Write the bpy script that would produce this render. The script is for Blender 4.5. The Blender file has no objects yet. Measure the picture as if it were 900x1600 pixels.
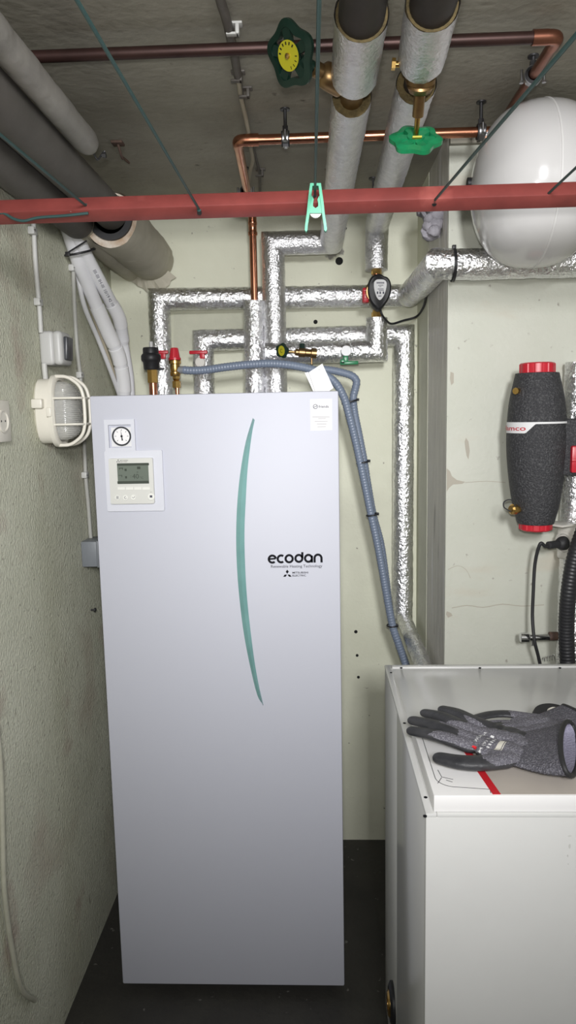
import bpy, bmesh, math, random
import numpy as np
from mathutils import Vector, Matrix, noise
random.seed(7)
scene = bpy.context.scene
col = scene.collection

# ------------------------------------------------------------------ camera
F = 1130.0
YAW, PITCH, ROLL = 0.03852, -0.13600, -0.02027
CAM = Vector((0.5369, -1.7344, 1.5403))
cy_, sy_, cp_, sp_ = math.cos(YAW), math.sin(YAW), math.cos(PITCH), math.sin(PITCH)
fw = Vector((-sy_*cp_, cy_*cp_, sp_)); r0 = Vector((cy_, sy_, 0)); u0 = r0.cross(fw)
cr, sr = math.cos(ROLL), math.sin(ROLL)
RT = cr*r0 + sr*u0; UP = -sr*r0 + cr*u0
cam_d = bpy.data.cameras.new('camera'); cam = bpy.data.objects.new('camera', cam_d); col.objects.link(cam)
m3 = Matrix((RT, UP, -fw)).transposed()
cam.matrix_world = Matrix.Translation(CAM) @ m3.to_4x4()
cam_d.sensor_fit = 'VERTICAL'; cam_d.sensor_height = 36.0; cam_d.lens = 36.0*F/1600.0
cam_d.clip_start = 0.02
scene.camera = cam

def P(u, v, **k):
    """pixel (of the 900x1600 frame) -> point where its ray meets a plane x=, y= or z="""
    d = RT*((u-450)/F) + UP*(-(v-800)/F) + fw
    a, val = list(k.items())[0]; i = 'xyz'.index(a)
    return CAM + d*((val-CAM[i])/d[i])

# ------------------------------------------------------------------ light
w = bpy.data.worlds.new('world'); scene.world = w; w.use_nodes = True
w.node_tree.nodes['Background'].inputs[0].default_value = (0.9, 0.95, 1, 1)
w.node_tree.nodes['Background'].inputs[1].default_value = 0.02
def area(name, loc, sx, sy, power, color, rot=(0, 0, 0)):
    l = bpy.data.lights.new(name, 'AREA'); l.shape = 'RECTANGLE'; l.size = sx; l.size_y = sy
    l.energy = power; l.color = color
    o = bpy.data.objects.new(name, l); o.location = loc; o.rotation_euler = rot; col.objects.link(o); return o
fl = area('flash_fill_light', (0.53, -1.735, 1.605), 0.05, 0.05, 4.8, (1.0, 0.985, 0.965), (math.radians(90-5), 0, 0))  # unseen phone flash beside the lens, kept as fill and foil sparkle
fl.data.spread = math.radians(102)
cl_ = area('ceiling_lamp_light', (0.76, -2.60, 2.04), 0.22, 0.36, 13.4, (0.985, 0.985, 1.0), (math.radians(90-7), 0, math.radians(4)))
cl_.data.spread = math.radians(84)
area('rear_fill_light', (0.55, -2.4, 2.12), 0.3, 0.3, 2.8, (1.0, 0.98, 0.95))  # added fill, unseen: brightens the rear room for the foil to reflect
vs = scene.view_settings
vs.view_transform = 'Standard'; vs.look = 'None'; vs.gamma = 1.0; vs.use_curve_mapping = False
vs.exposure = -0.08

# ------------------------------------------------------------------ materials
MATS = {}
def mat(name, c, rough=0.5, metal=0.0, c2=None, nscale=6.0, ndetail=4.0, lo=0.35, hi=0.65, bump=0.0, bscale=60.0,
        bstretch=None, spots=None, emit=None, trans=0.0, coat=0.0, spec=0.5, rvar=0.0, extra=None):
    m = bpy.data.materials.new(name); m.use_nodes = True
    nt = m.node_tree; N = nt.nodes; L = nt.links
    b = N['Principled BSDF']
    b.inputs['Base Color'].default_value = (*c, 1); b.inputs['Roughness'].default_value = rough
    b.inputs['Metallic'].default_value = metal; b.inputs['Specular IOR Level'].default_value = spec
    b.inputs['Transmission Weight'].default_value = trans; b.inputs['Coat Weight'].default_value = coat
    if emit: b.inputs['Emission Color'].default_value = (*emit[0], 1); b.inputs['Emission Strength'].default_value = emit[1]
    tc = N.new('ShaderNodeTexCoord'); vec = tc.outputs['Object']
    out = None
    if c2 is not None:
        n = N.new('ShaderNodeTexNoise'); n.inputs['Scale'].default_value = nscale; n.inputs['Detail'].default_value = ndetail
        n.inputs['Roughness'].default_value = 0.6
        L.new(vec, n.inputs['Vector'])
        r = N.new('ShaderNodeMapRange'); r.inputs[1].default_value = lo; r.inputs[2].default_value = hi; L.new(n.outputs['Fac'], r.inputs[0])
        mx = N.new('ShaderNodeMix'); mx.data_type = 'RGBA'; mx.inputs[6].default_value = (*c, 1); mx.inputs[7].default_value = (*c2, 1)
        L.new(r.outputs[0], mx.inputs[0]); out = mx.outputs[2]
        if rvar:
            rr = N.new('ShaderNodeMapRange'); rr.inputs[3].default_value = rough-rvar; rr.inputs[4].default_value = rough+rvar
            L.new(n.outputs['Fac'], rr.inputs[0]); L.new(rr.outputs[0], b.inputs['Roughness'])
    for sp in (spots or []):     # (colour, scale, threshold, softness, stretch)
        mp = N.new('ShaderNodeMapping'); mp.inputs['Scale'].default_value = sp[4] if len(sp) > 4 else (1, 1, 1)
        L.new(vec, mp.inputs[0])
        n = N.new('ShaderNodeTexNoise'); n.inputs['Scale'].default_value = sp[1]; n.inputs['Detail'].default_value = 6
        L.new(mp.outputs[0], n.inputs['Vector'])
        r = N.new('ShaderNodeMapRange'); r.inputs[1].default_value = sp[2]; r.inputs[2].default_value = sp[2]+sp[3]; L.new(n.outputs['Fac'], r.inputs[0])
        mx = N.new('ShaderNodeMix'); mx.data_type = 'RGBA'; mx.inputs[7].default_value = (*sp[0], 1)
        if out is None: mx.inputs[6].default_value = (*c, 1)
        else: L.new(out, mx.inputs[6])
        L.new(r.outputs[0], mx.inputs[0]); out = mx.outputs[2]
    if out is not None: L.new(out, b.inputs['Base Color'])
    if bump:
        mp = N.new('ShaderNodeMapping'); mp.inputs['Scale'].default_value = bstretch or (1, 1, 1); L.new(vec, mp.inputs[0])
        n = N.new('ShaderNodeTexNoise'); n.inputs['Scale'].default_value = bscale; n.inputs['Detail'].default_value = 5
        L.new(mp.outputs[0], n.inputs['Vector'])
        bp = N.new('ShaderNodeBump'); bp.inputs['Strength'].default_value = bump; bp.inputs['Distance'].default_value = 0.01
        L.new(n.outputs['Fac'], bp.inputs['Height']); L.new(bp.outputs[0], b.inputs['Normal'])
    MATS[name] = m
    return m

mat('wall_green', (0.73, 0.735, 0.60), 0.6, c2=(0.665, 0.67, 0.535), nscale=3.5, bump=0.10, bscale=120,
    spots=[((0.59, 0.59, 0.48), 2.1, 0.56, 0.14), ((0.27, 0.26, 0.21), 55, 0.71, 0.05), ((0.26, 0.25, 0.22), 9, 0.70, 0.03)])
mat('wall_rough', (0.66, 0.665, 0.54), 0.62, c2=(0.57, 0.575, 0.455), nscale=4, bump=0.7, bscale=210, bstretch=(1, 1, 0.6),
    spots=[((0.50, 0.45, 0.36), 3.0, 0.60, 0.16), ((0.26, 0.25, 0.19), 30, 0.70, 0.05, (1, 1, 0.5)), ((0.40, 0.39, 0.31), 75, 0.63, 0.06), ((0.50, 0.44, 0.36), 5, 0.62, 0.1)])
mat('wall_light', (0.54, 0.545, 0.48), 0.6, c2=(0.49, 0.50, 0.43), nscale=3, bump=0.12, bscale=90,
    spots=[((0.40, 0.38, 0.34), 9, 0.73, 0.02), ((0.33, 0.31, 0.27), 45, 0.69, 0.05), ((0.50, 0.47, 0.39), 2.5, 0.58, 0.1, (1, 1, 3))])
mat('column_grey', (0.64, 0.62, 0.56), 0.45, c2=(0.74, 0.72, 0.64), nscale=5, bump=0.35, bscale=45, bstretch=(1, 1, 0.15),
    spots=[((0.82, 0.80, 0.77), 16, 0.57, 0.1, (1, 1, 0.12)), ((0.32, 0.30, 0.26), 22, 0.66, 0.08, (1, 1, 0.15))])
mat('concrete', (0.35, 0.33, 0.275), 0.75, c2=(0.265, 0.247, 0.20), nscale=3, bump=0.2, bscale=50,
    spots=[((0.15, 0.135, 0.11), 26, 0.68, 0.06), ((0.46, 0.44, 0.38), 34, 0.72, 0.05, (0.35, 1, 1))])
mat('floor_dark', (0.05, 0.047, 0.04), 0.6, c2=(0.033, 0.031, 0.028), nscale=5, bump=0.2, bscale=60,
    spots=[((0.16, 0.155, 0.14), 40, 0.69, 0.04)])
mat('unit_white', (0.52, 0.53, 0.60), 0.58, bump=0.01, bscale=400)
mat('unit_trim', (0.61, 0.62, 0.68), 0.6, spec=0.3)
mat('box_white', (0.64, 0.64, 0.63), 0.2, bump=0.012, bscale=250, c2=(0.62, 0.62, 0.61), nscale=5)
mat('paper_white', (0.80, 0.79, 0.79), 0.55)
mat('beige_top', (0.55, 0.50, 0.45), 0.45, c2=(0.52, 0.47, 0.42), nscale=14)
mat('red_print', (0.62, 0.02, 0.03), 0.45)
mat('ink', (0.008, 0.008, 0.012), 0.6, spec=0.12)
mat('ink_grey', (0.07, 0.07, 0.10), 0.6, spec=0.2)
mat('ink_pale', (0.40, 0.38, 0.40), 0.6, spec=0.2)
mat('sticker', (0.70, 0.70, 0.71), 0.6, spec=0.3)
mat('teal', (0.135, 0.285, 0.275), 0.3, c2=(0.20, 0.385, 0.375), nscale=5, coat=0.3)
mat('controller', (0.60, 0.60, 0.57), 0.45)
mat('controller_key', (0.74, 0.74, 0.70), 0.45)
mat('lcd', (0.135, 0.16, 0.135), 0.2)
mat('lcd_dark', (0.05, 0.06, 0.05), 0.25)
mat('dial', (0.80, 0.79, 0.80), 0.4)
mat('black_plastic', (0.016, 0.016, 0.018), 0.45, spec=0.35)
mat('black_rubber', (0.022, 0.022, 0.024), 0.6)
mat('foam_black', (0.028, 0.028, 0.032), 0.62, bump=0.5, bscale=260, c2=(0.085, 0.085, 0.09), nscale=230, lo=0.5, hi=0.68)
mat('red_plastic', (0.50, 0.015, 0.03), 0.35)
mat('red_paint', (0.225, 0.046, 0.040), 0.5, c2=(0.165, 0.033, 0.029), nscale=12, bump=0.04, bscale=90,
    spots=[((0.55, 0.46, 0.42), 70, 0.745, 0.03), ((0.31, 0.08, 0.068), 8, 0.62, 0.1)])
mat('foil', (0.93, 0.93, 0.94), 0.27, 1.0, c2=(0.80, 0.80, 0.82), nscale=30, bump=0.62, bscale=95, rvar=0.1)
mat('foil_scrim', (0.88, 0.88, 0.90), 0.34, 1.0, c2=(0.76, 0.76, 0.78), nscale=50, bump=0.42, bscale=150, rvar=0.1)
mat('wool', (0.15, 0.11, 0.045), 0.9, c2=(0.08, 0.06, 0.025), nscale=60, bump=0.5, bscale=160)
mat('copper', (0.62, 0.28, 0.17), 0.24, 1.0, c2=(0.45, 0.19, 0.115), nscale=16, rvar=0.08)
mat('copper_dark', (0.060, 0.030, 0.026), 0.4, 0.6, c2=(0.04, 0.021, 0.018), nscale=12)
mat('copper_mid', (0.30, 0.125, 0.08), 0.3, 0.9, c2=(0.2, 0.085, 0.055), nscale=14)
mat('brass', (0.72, 0.47, 0.16), 0.26, 1.0, c2=(0.55, 0.34, 0.11), nscale=30)
mat('brass_dull', (0.36, 0.235, 0.11), 0.38, 1.0, c2=(0.27, 0.17, 0.08), nscale=25)
mat('steel', (0.45, 0.45, 0.46), 0.3, 1.0)
mat('rust_dark', (0.030, 0.022, 0.018), 0.6, c2=(0.018, 0.014, 0.012), nscale=20)
mat('steel_dark', (0.09, 0.09, 0.095), 0.4, 0.8)
mat('chrome', (0.75, 0.75, 0.77), 0.12, 1.0)
mat('rust', (0.13, 0.075, 0.05), 0.8, c2=(0.08, 0.05, 0.04), nscale=40)
mat('green_dark', (0.004, 0.020, 0.013), 0.35)
mat('green_wheel', (0.012, 0.22, 0.085), 0.33, c2=(0.008, 0.15, 0.055), nscale=20)
mat('green_peg', (0.02, 0.33, 0.18), 0.3)
mat('green_tip', (0.01, 0.33, 0.19), 0.35)
mat('yellow_disc', (0.40, 0.37, 0.015), 0.4)
mat('line_green', (0.022, 0.062, 0.060), 0.5)
mat('tank_white', (0.60, 0.59, 0.585), 0.16, coat=0.3)
mat('tank_seam', (0.66, 0.65, 0.64), 0.4)
mat('grey_wrap', (0.115, 0.106, 0.096), 0.7, c2=(0.09, 0.083, 0.074), nscale=9, bump=0.06, bscale=130)
mat('grey_tape', (0.30, 0.285, 0.262), 0.5, c2=(0.22, 0.21, 0.195), nscale=10, bump=0.25, bscale=22)
mat('paper_wrap', (0.50, 0.47, 0.385), 0.75, c2=(0.40, 0.375, 0.30), nscale=7, bump=0.25, bscale=14, spots=[((0.62, 0.58, 0.50), 9, 0.64, 0.08)])
mat('wool_white', (0.66, 0.60, 0.52), 0.9, c2=(0.42, 0.30, 0.2), nscale=25, bump=0.5, bscale=60)
mat('foam_white', (0.76, 0.76, 0.78), 0.45, bump=0.05, bscale=50)
mat('tape_white', (0.82, 0.82, 0.83), 0.28)
mat('cable_grey', (0.42, 0.42, 0.39), 0.5)
mat('cable_dark', (0.14, 0.125, 0.11), 0.55, c2=(0.10, 0.09, 0.08), nscale=20)
mat('cable_beige', (0.42, 0.37, 0.28), 0.5)
mat('clip_grey', (0.55, 0.55, 0.53), 0.5)
mat('painted_cable', (0.46, 0.455, 0.37), 0.65, c2=(0.38, 0.375, 0.30), nscale=20)
mat('box_grey', (0.20, 0.215, 0.235), 0.45)
mat('switch_grey', (0.50, 0.50, 0.49), 0.4)
mat('rocker', (0.045, 0.048, 0.055), 0.35)
mat('cream', (0.74, 0.71, 0.63), 0.35)
mat('glass', (0.80, 0.80, 0.77), 0.12, trans=0.6)
mat('reflector', (0.62, 0.60, 0.55), 0.35)
mat('hose_grey', (0.185, 0.225, 0.30), 0.38)
mat('hose_black', (0.016, 0.016, 0.019), 0.45)
mat('socket_white', (0.62, 0.60, 0.55), 0.4)
mat('plastic_white', (0.62, 0.62, 0.63), 0.4)
mat('knit', (0.125, 0.12, 0.145), 0.85, c2=(0.27, 0.265, 0.30), nscale=420, ndetail=2, lo=0.48, hi=0.62, bump=0.5, bscale=420)
mat('knit_cuff', (0.085, 0.082, 0.10), 0.85, c2=(0.21, 0.205, 0.235), nscale=380, ndetail=2, lo=0.48, hi=0.64, bump=0.6, bscale=330)
mat('knit_inside', (0.30, 0.29, 0.38), 0.9, c2=(0.22, 0.21, 0.29), nscale=300, bump=0.4, bscale=300)
mat('nitrile', (0.022, 0.023, 0.027), 0.5, c2=(0.045, 0.045, 0.05), nscale=30, bump=0.12, bscale=140)
mat('grey_wool_lump', (0.40, 0.38, 0.42), 0.85, c2=(0.28, 0.27, 0.30), nscale=40, bump=0.5, bscale=70)
mat('peg_white', (0.80, 0.80, 0.78), 0.4)
mat('hole_black', (0.008, 0.008, 0.008), 0.9)
mat('plaster_patch_dark', (0.40, 0.37, 0.31), 0.8)
mat('plaster_patch', (0.67, 0.675, 0.55), 0.7, c2=(0.61, 0.615, 0.50), nscale=10, bump=0.15, bscale=60)

# ------------------------------------------------------------------ mesh builder
def orth(n):
    n = n.normalized(); a = Vector((0, 0, 1)) if abs(n.z) < 0.9 else Vector((1, 0, 0))
    u = a.cross(n).normalized(); return u, n.cross(u)

class MB:
    def __init__(s): s.v = []; s.f = []; s.sm = []; s.mi = []
    def add(s, vs_, fs, smooth=False, mi=0):
        o = len(s.v); s.v += [Vector(x) for x in vs_]
        for f in fs: s.f.append(tuple(i+o for i in f)); s.sm.append(smooth); s.mi.append(mi)
    def box(s, c, size, bevel=0.0, rot=None, seg=2, mi=0):
        bm = bmesh.new(); bmesh.ops.create_cube(bm, size=1)
        for v in bm.verts: v.co = Vector((v.co.x*size[0], v.co.y*size[1], v.co.z*size[2]))
        if bevel: bmesh.ops.bevel(bm, geom=bm.edges[:], offset=bevel, segments=seg, profile=0.5, affect='EDGES')
        c = Vector(c); R_ = rot if rot is not None else Matrix.Identity(3)
        bm.verts.index_update()
        s.add([R_ @ v.co + c for v in bm.verts], [[v.index for v in f.verts] for f in bm.faces], bevel > 0, mi); bm.free(); return s
    def lathe(s, o, axis, prof, seg=32, smooth=True, u=None, mi=0, sx=1.0, sy=1.0):
        """prof: list of (radius, height along axis)"""
        o = Vector(o); n = Vector(axis).normalized()
        if u is None: u, w_ = orth(n)
        else: u = Vector(u).normalized(); w_ = n.cross(u)
        vs_ = []; fs = []
        for (r, h) in prof:
            for k in range(seg):
                a = 2*math.pi*k/seg; vs_.append(o + n*h + (u*math.cos(a)*sx + w_*math.sin(a)*sy)*r)
        for i in range(len(prof)-1):
            for k in range(seg):
                k2 = (k+1) % seg; fs.append((i*seg+k, i*seg+k2, (i+1)*seg+k2, (i+1)*seg+k))
        if prof[0][0] > 1e-6: fs.append(tuple(range(seg-1, -1, -1)))
        if prof[-1][0] > 1e-6: fs.append(tuple((len(prof)-1)*seg+k for k in range(seg)))
        s.add(vs_, fs, smooth, mi); return s
    def cyl(s, a, b, r, r2=None, seg=24, bev=0.0, mi=0, smooth=True):
        a = Vector(a); b = Vector(b); L = (b-a).length; r2 = r if r2 is None else r2
        pr = [(r, 0), (r2, L)] if not bev else [(r-bev, 0), (r, bev), (r2, L-bev), (r2-bev, L)]
        return s.lathe(a, b-a, pr, seg, smooth, mi=mi)
    def tube(s, path, r, seg=12, caps=True, mi=0, rfun=None):
        """smooth tube through dense points"""
        pts = [Vector(p) for p in path]; n = len(pts)
        d = [(pts[min(i+1, n-1)]-pts[max(i-1, 0)]).normalized() for i in range(n)]
        u, _ = orth(d[0]); vs_ = []; fs = []
        for i in range(n):
            u = (u - d[i]*u.dot(d[i])).normalized(); w_ = d[i].cross(u)
            rr = rfun(i) if rfun else r
            for k in range(seg):
                a = 2*math.pi*k/seg; vs_.append(pts[i] + (u*math.cos(a)+w_*math.sin(a))*rr)
        for i in range(n-1):
            for k in range(seg):
                k2 = (k+1) % seg; fs.append((i*seg+k, i*seg+k2, (i+1)*seg+k2, (i+1)*seg+k))
        if caps: fs.append(tuple(range(seg-1, -1, -1))); fs.append(tuple((n-1)*seg+k for k in range(seg)))
        s.add(vs_, fs, True, mi); return s
    def mitre(s, path, r, seg=30, step=0.0075, amp=0.0019, caps=(True, True), seed=0.0, mi=0):
        """insulation sleeve with mitred elbows and a crinkled skin"""
        pts = [Vector(p) for p in path]; n = len(pts)
        d = [(pts[i+1]-pts[i]).normalized() for i in range(n-1)]
        u, _ = orth(d[0]); rings = []
        frames = [u]
        for i in range(1, n-1):
            q = d[i-1].rotation_difference(d[i]); frames.append(q @ frames[-1])
        def off(i, a): uu = frames[i]; ww = d[i].cross(uu); return (uu*math.cos(a)+ww*math.sin(a))*r
        for i in range(n-1):
            L = (pts[i+1]-pts[i]).length; m = max(1, int(L/step))
            st = []; en = []
            for k in range(seg):
                o = off(i, 2*math.pi*k/seg)
                a0 = pts[i]+o; b0 = pts[i+1]+o
                if i > 0:
                    nn = (d[i-1]+d[i]).normalized(); a0 = a0 + d[i]*((pts[i]-a0).dot(nn)/d[i].dot(nn))
                if i < n-2:
                    nn = (d[i]+d[i+1]).normalized(); b0 = b0 + d[i]*((pts[i+1]-b0).dot(nn)/d[i].dot(nn))
                st.append(a0); en.append(b0)
            for j in range(0 if i == 0 else 1, m+1):
                ring = []
                for k in range(seg):
                    q = st[k].lerp(en[k], j/m); o = off(i, 2*math.pi*k/seg).normalized()
                    sv = Vector((seed*3.1, seed*1.7, seed))
                    nz = noise.noise(q*34+sv)*0.6 + noise.noise(q*110+sv)*0.55 + abs(noise.noise(q*58+sv*2))*0.9
                    ring.append(q + o*(nz*amp))
                rings.append(ring)
        vs_ = [p for rg in rings for p in rg]; fs = []
        for i in range(len(rings)-1):
            for k in range(seg):
                k2 = (k+1) % seg; fs.append((i*seg+k, i*seg+k2, (i+1)*seg+k2, (i+1)*seg+k))
        if caps[0]: fs.append(tuple(range(seg-1, -1, -1)))
        if caps[1]: fs.append(tuple((len(rings)-1)*seg+k for k in range(seg)))
        s.add(vs_, fs, True, mi); return s
    def prism(s, pts, dv, smooth=False, mi=0):
        """polygon (3D points in one plane) extruded by dv"""
        pts = [Vector(p) for p in pts]; n = len(pts); dv = Vector(dv)
        nn = Vector((0, 0, 0))
        for i in range(n): nn += pts[i].cross(pts[(i+1) % n])
        if nn.dot(dv) > 0: pts.reverse()
        s.add(pts+[p+dv for p in pts], [tuple(range(n)), tuple(range(2*n-1, n-1, -1))] + [((i+1) % n, i, n+i, n+(i+1) % n) for i in range(n)], smooth, mi); return s
    def ribbon(s, pts, width, up, dv):
        """flat stroke through points; up = plane normal"""
        pts = [Vector(p) for p in pts]; n = len(pts); up = Vector(up).normalized(); a = []; b = []
        for i in range(n):
            d = (pts[min(i+1, n-1)]-pts[max(i-1, 0)]).normalized(); sd = up.cross(d)
            a.append(pts[i]+sd*width/2); b.append(pts[i]-sd*width/2)
        dv = Vector(dv); V = a+b+[p+dv for p in a]+[p+dv for p in b]; fs = []
        for i in range(n-1):
            fs.append((2*n+i, 2*n+i+1, 3*n+i+1, 3*n+i)); fs.append((i, n+i, n+i+1, i+1))
            fs.append((i, i+1, 2*n+i+1, 2*n+i)); fs.append((n+i, 3*n+i, 3*n+i+1, n+i+1))
        fs += [(0, 2*n, 3*n, n), (n-1, 2*n-1, 4*n-1, 3*n-1)]
        s.add(V, fs); return s

def wloc(o):
    p = Vector((0, 0, 0))
    while o is not None: p += o.location; o = o.parent
    return p
def tag(o, label=None, cat=None, group=None, kind=None):
    if label: o['label'] = label
    if cat: o['category'] = cat
    if group: o['group'] = group
    if kind: o['kind'] = kind
    return o
def thing(name, label, cat, loc, group=None):
    o = bpy.data.objects.new(name, None); o.empty_display_size = 0.03; o.location = Vector(loc); col.objects.link(o)
    return tag(o, label, cat, group)
def obj(name, mb, m, parent=None, label=None, cat=None, group=None, kind=None, sharp=40):
    me = bpy.data.meshes.new(name)
    vs_ = mb.v
    if parent is None:
        lo = Vector([min(v[i] for v in vs_) for i in range(3)]); hi = Vector([max(v[i] for v in vs_) for i in range(3)])
        org = Vector(((lo.x+hi.x)/2, (lo.y+hi.y)/2, lo.z))
    else: org = wloc(parent)
    me.from_pydata([tuple(v-org) for v in vs_], [], mb.f)
    me.polygons.foreach_set('use_smooth', mb.sm)
    for mm in (m if isinstance(m, (list, tuple)) else [m]): me.materials.append(MATS[mm])
    if any(mb.mi): me.polygons.foreach_set('material_index', mb.mi)
    bm = bmesh.new(); bm.from_mesh(me); bmesh.ops.recalc_face_normals(bm, faces=bm.faces[:])
    ang = math.radians(sharp)
    for e in bm.edges:
        if len(e.link_faces) == 2 and e.calc_face_angle(0) > ang: e.smooth = False
    bm.to_mesh(me); bm.free()
    me.update()
    o = bpy.data.objects.new(name, me); col.objects.link(o)
    if parent is None: o.location = org
    else: o.parent = parent
    return tag(o, label, cat, group, kind)

def spline(pts, n=10):
    pts = [Vector(p) for p in pts]; out = []
    for i in range(len(pts)-1):
        p0 = pts[max(i-1, 0)]; p1 = pts[i]; p2 = pts[i+1]; p3 = pts[min(i+2, len(pts)-1)]
        for k in range(n):
            t = k/n
            out.append(0.5*((2*p1)+(p2-p0)*t+(2*p0-5*p1+4*p2-p3)*t*t+(3*p1-p0-3*p2+p3)*t**3))
    out.append(pts[-1]); return out
def fillet(pts, r, n=8):
    pts = [Vector(p) for p in pts]; out = [pts[0]]
    for i in range(1, len(pts)-1):
        a = (pts[i-1]-pts[i]); b = (pts[i+1]-pts[i]); rr = min(r, a.length*0.49, b.length*0.49)
        a = pts[i]+a.normalized()*rr; b = pts[i]+b.normalized()*rr
        for k in range(n+1):
            t = k/n; out.append(a*(1-t)**2 + pts[i]*2*t*(1-t) + b*t*t)
    out.append(pts[-1]); return out
def text_mesh(txt, thin=False):
    c = bpy.data.curves.new('t', 'FONT'); c.body = txt; c.size = 1.0; c.resolution_u = 3
    if not thin: c.offset = 0.012
    o = bpy.data.objects.new('t', c); col.objects.link(o)
    dg = bpy.context.evaluated_depsgraph_get(); dg.update()
    me = bpy.data.meshes.new_from_object(o.evaluated_get(dg))
    V = [v.co.copy() for v in me.vertices]; Fc = [tuple(p.vertices) for p in me.polygons]
    bpy.data.objects.remove(o); bpy.data.meshes.remove(me); bpy.data.curves.remove(c)
    return V, Fc
def text_mb(txt, o, ux, uy, width=None, height=None, mb=None, thin=False):
    """text from point o along ux, up uy; stretched to width (and height)"""
    V, Fc = text_mesh(txt, thin); mb = mb or MB()
    x0 = min(v.x for v in V); x1 = max(v.x for v in V); y0 = min(v.y for v in V); y1 = max(v.y for v in V)
    sx = width/(x1-x0); sy = height/(y1-y0) if height else sx
    ux = Vector(ux).normalized(); uy = Vector(uy).normalized(); o = Vector(o)
    mb.add([o+ux*((v.x-x0)*sx)+uy*((v.y-(0 if not height else y0))*sy) for v in V], Fc); return mb
def ellipse(c, ux, uy, a, b, n=32, t0=0, t1=2*math.pi):
    c = Vector(c); ux = Vector(ux); uy = Vector(uy)
    full = abs(t1-t0-2*math.pi) < 1e-6; m = n if full else n+1
    return [c+ux*(a*math.cos(t0+(t1-t0)*k/n))+uy*(b*math.sin(t0+(t1-t0)*k/n)) for k in range(m)]
def rrect(x0, x1, y0, y1, r, n=5):
    out = []
    for cx, cy, a0 in ((x1-r, y1-r, 0), (x0+r, y1-r, 90), (x0+r, y0+r, 180), (x1-r, y0+r, 270)):
        for k in range(n+1):
            a = math.radians(a0+90*k/n); out.append((cx+r*math.cos(a), cy+r*math.sin(a)))
    return out
X, Y, Z = Vector((1, 0, 0)), Vector((0, 1, 0)), Vector((0, 0, 1))

# ------------------------------------------------------------------ the room
XL, XR, YB, YS, XC, ZC, YR = -0.127, 1.245, 0.713, 0.17, 0.88, 2.222, -3.2
obj('floor', MB().box((0.55, -1.24, -0.03), (1.6, 4.1, 0.06)), 'floor_dark', kind='structure')
obj('ceiling', MB().box((0.55, -1.24, ZC+0.03), (1.6, 4.1, 0.06)), 'concrete', kind='structure')
wl = obj('wall_left', MB().box((XL-0.03, -1.24, ZC/2), (0.06, 4.1, ZC)), 'wall_rough', kind='structure')
wb = obj('wall_back', MB().box(((XL+XC)/2, YB+0.03, ZC/2), (XC-XL, 0.06, ZC)), 'wall_green', kind='structure')
obj('wall_recess', MB().box((XC+0.015, (YS+YB)/2+0.02, ZC/2), (0.03, YB-YS+0.02, ZC)), 'column_grey', kind='structure')
ws = obj('wall_step', MB().box(((XC+XR)/2+0.0002, YS+0.03, ZC/2), (XR-XC, 0.06, ZC)), 'wall_light', kind='structure')
obj('wall_right', MB().box((XR+0.03, -1.24, ZC/2), (0.06, 4.1, ZC)), 'wall_light', kind='structure')
obj('wall_rear', MB().box((0.55, YR-0.03, ZC/2), (1.6, 0.06, ZC)), 'wall_green', kind='structure')
# painted inner strip of the recess side, next to the back wall
obj('painted_strip', MB().box((XC-0.0004, 0.60, ZC/2), (0.0008, 0.226, ZC)), 'wall_green', bpy.data.objects['wall_recess'])
# plaster ledge under the ceiling over the step wall
obj('ledge', MB().box(((XC+XR)/2, YS-0.008, 2.203), (XR-XC, 0.016, 0.036)), 'concrete', ws)
# drilled holes
for (u, v, r) in ((530, 408, 0.0125), (493, 503, 0.007), (278, 506, 0.007), (278, 538, 0.006), (556, 987, 0.006), (558, 1024, 0.005), (560, 1058, 0.005), (540, 357, 0.004)):
    p = P(u, v, y=YB); obj('drill_hole', MB().cyl(p-Y*0.0015, p+Y*0.001, r, seg=14), 'hole_black', wb)
pp = [P(u, v, y=YB) for u, v in ((272, 490), (386, 490), (386, 548), (272, 548))]
obj('plaster_patch', MB().prism([p-Y*0.0008 for p in pp], -Y*0.003), 'plaster_patch', wb)

def wear(pts, name, m, parent, y): obj(name, MB().prism([P(u, v, y=y-0.0002) for u, v in pts], -Y*0.0006), m, parent)
wear([(698, 732), (703, 736), (706, 744), (714, 750), (727, 753), (722, 756), (708, 757), (702, 762), (698, 768)], 'peeled_patch', 'plaster_patch_dark', ws, YS)
wear([(728, 684), (732, 690), (734, 704), (732, 718), (729, 712), (727, 700), (726, 690)], 'peeled_patch', 'plaster_patch_dark', ws, YS)
wear([(704, 581), (709, 583), (709, 598), (705, 602), (703, 592)], 'peeled_patch', 'plaster_patch_dark', ws, YS)
wear([(698, 955), (705, 958), (707, 962), (700, 965), (697, 960)], 'peeled_patch', 'plaster_patch_dark', ws, YS)
def crack(pts, wd): obj('crack', MB().ribbon(spline([P(u, v, y=YS-0.0002) for u, v in pts], 3), wd, (0, -1, 0), (0, -0.0003, 0)), 'plaster_patch_dark', ws)
crack([(727, 754), (760, 752), (790, 754)], 0.0016)
crack([(706, 950), (730, 946), (755, 949), (785, 944), (815, 947), (850, 945)], 0.0022)
crack([(700, 890), (715, 884), (728, 890), (735, 903)], 0.0013)

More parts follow.
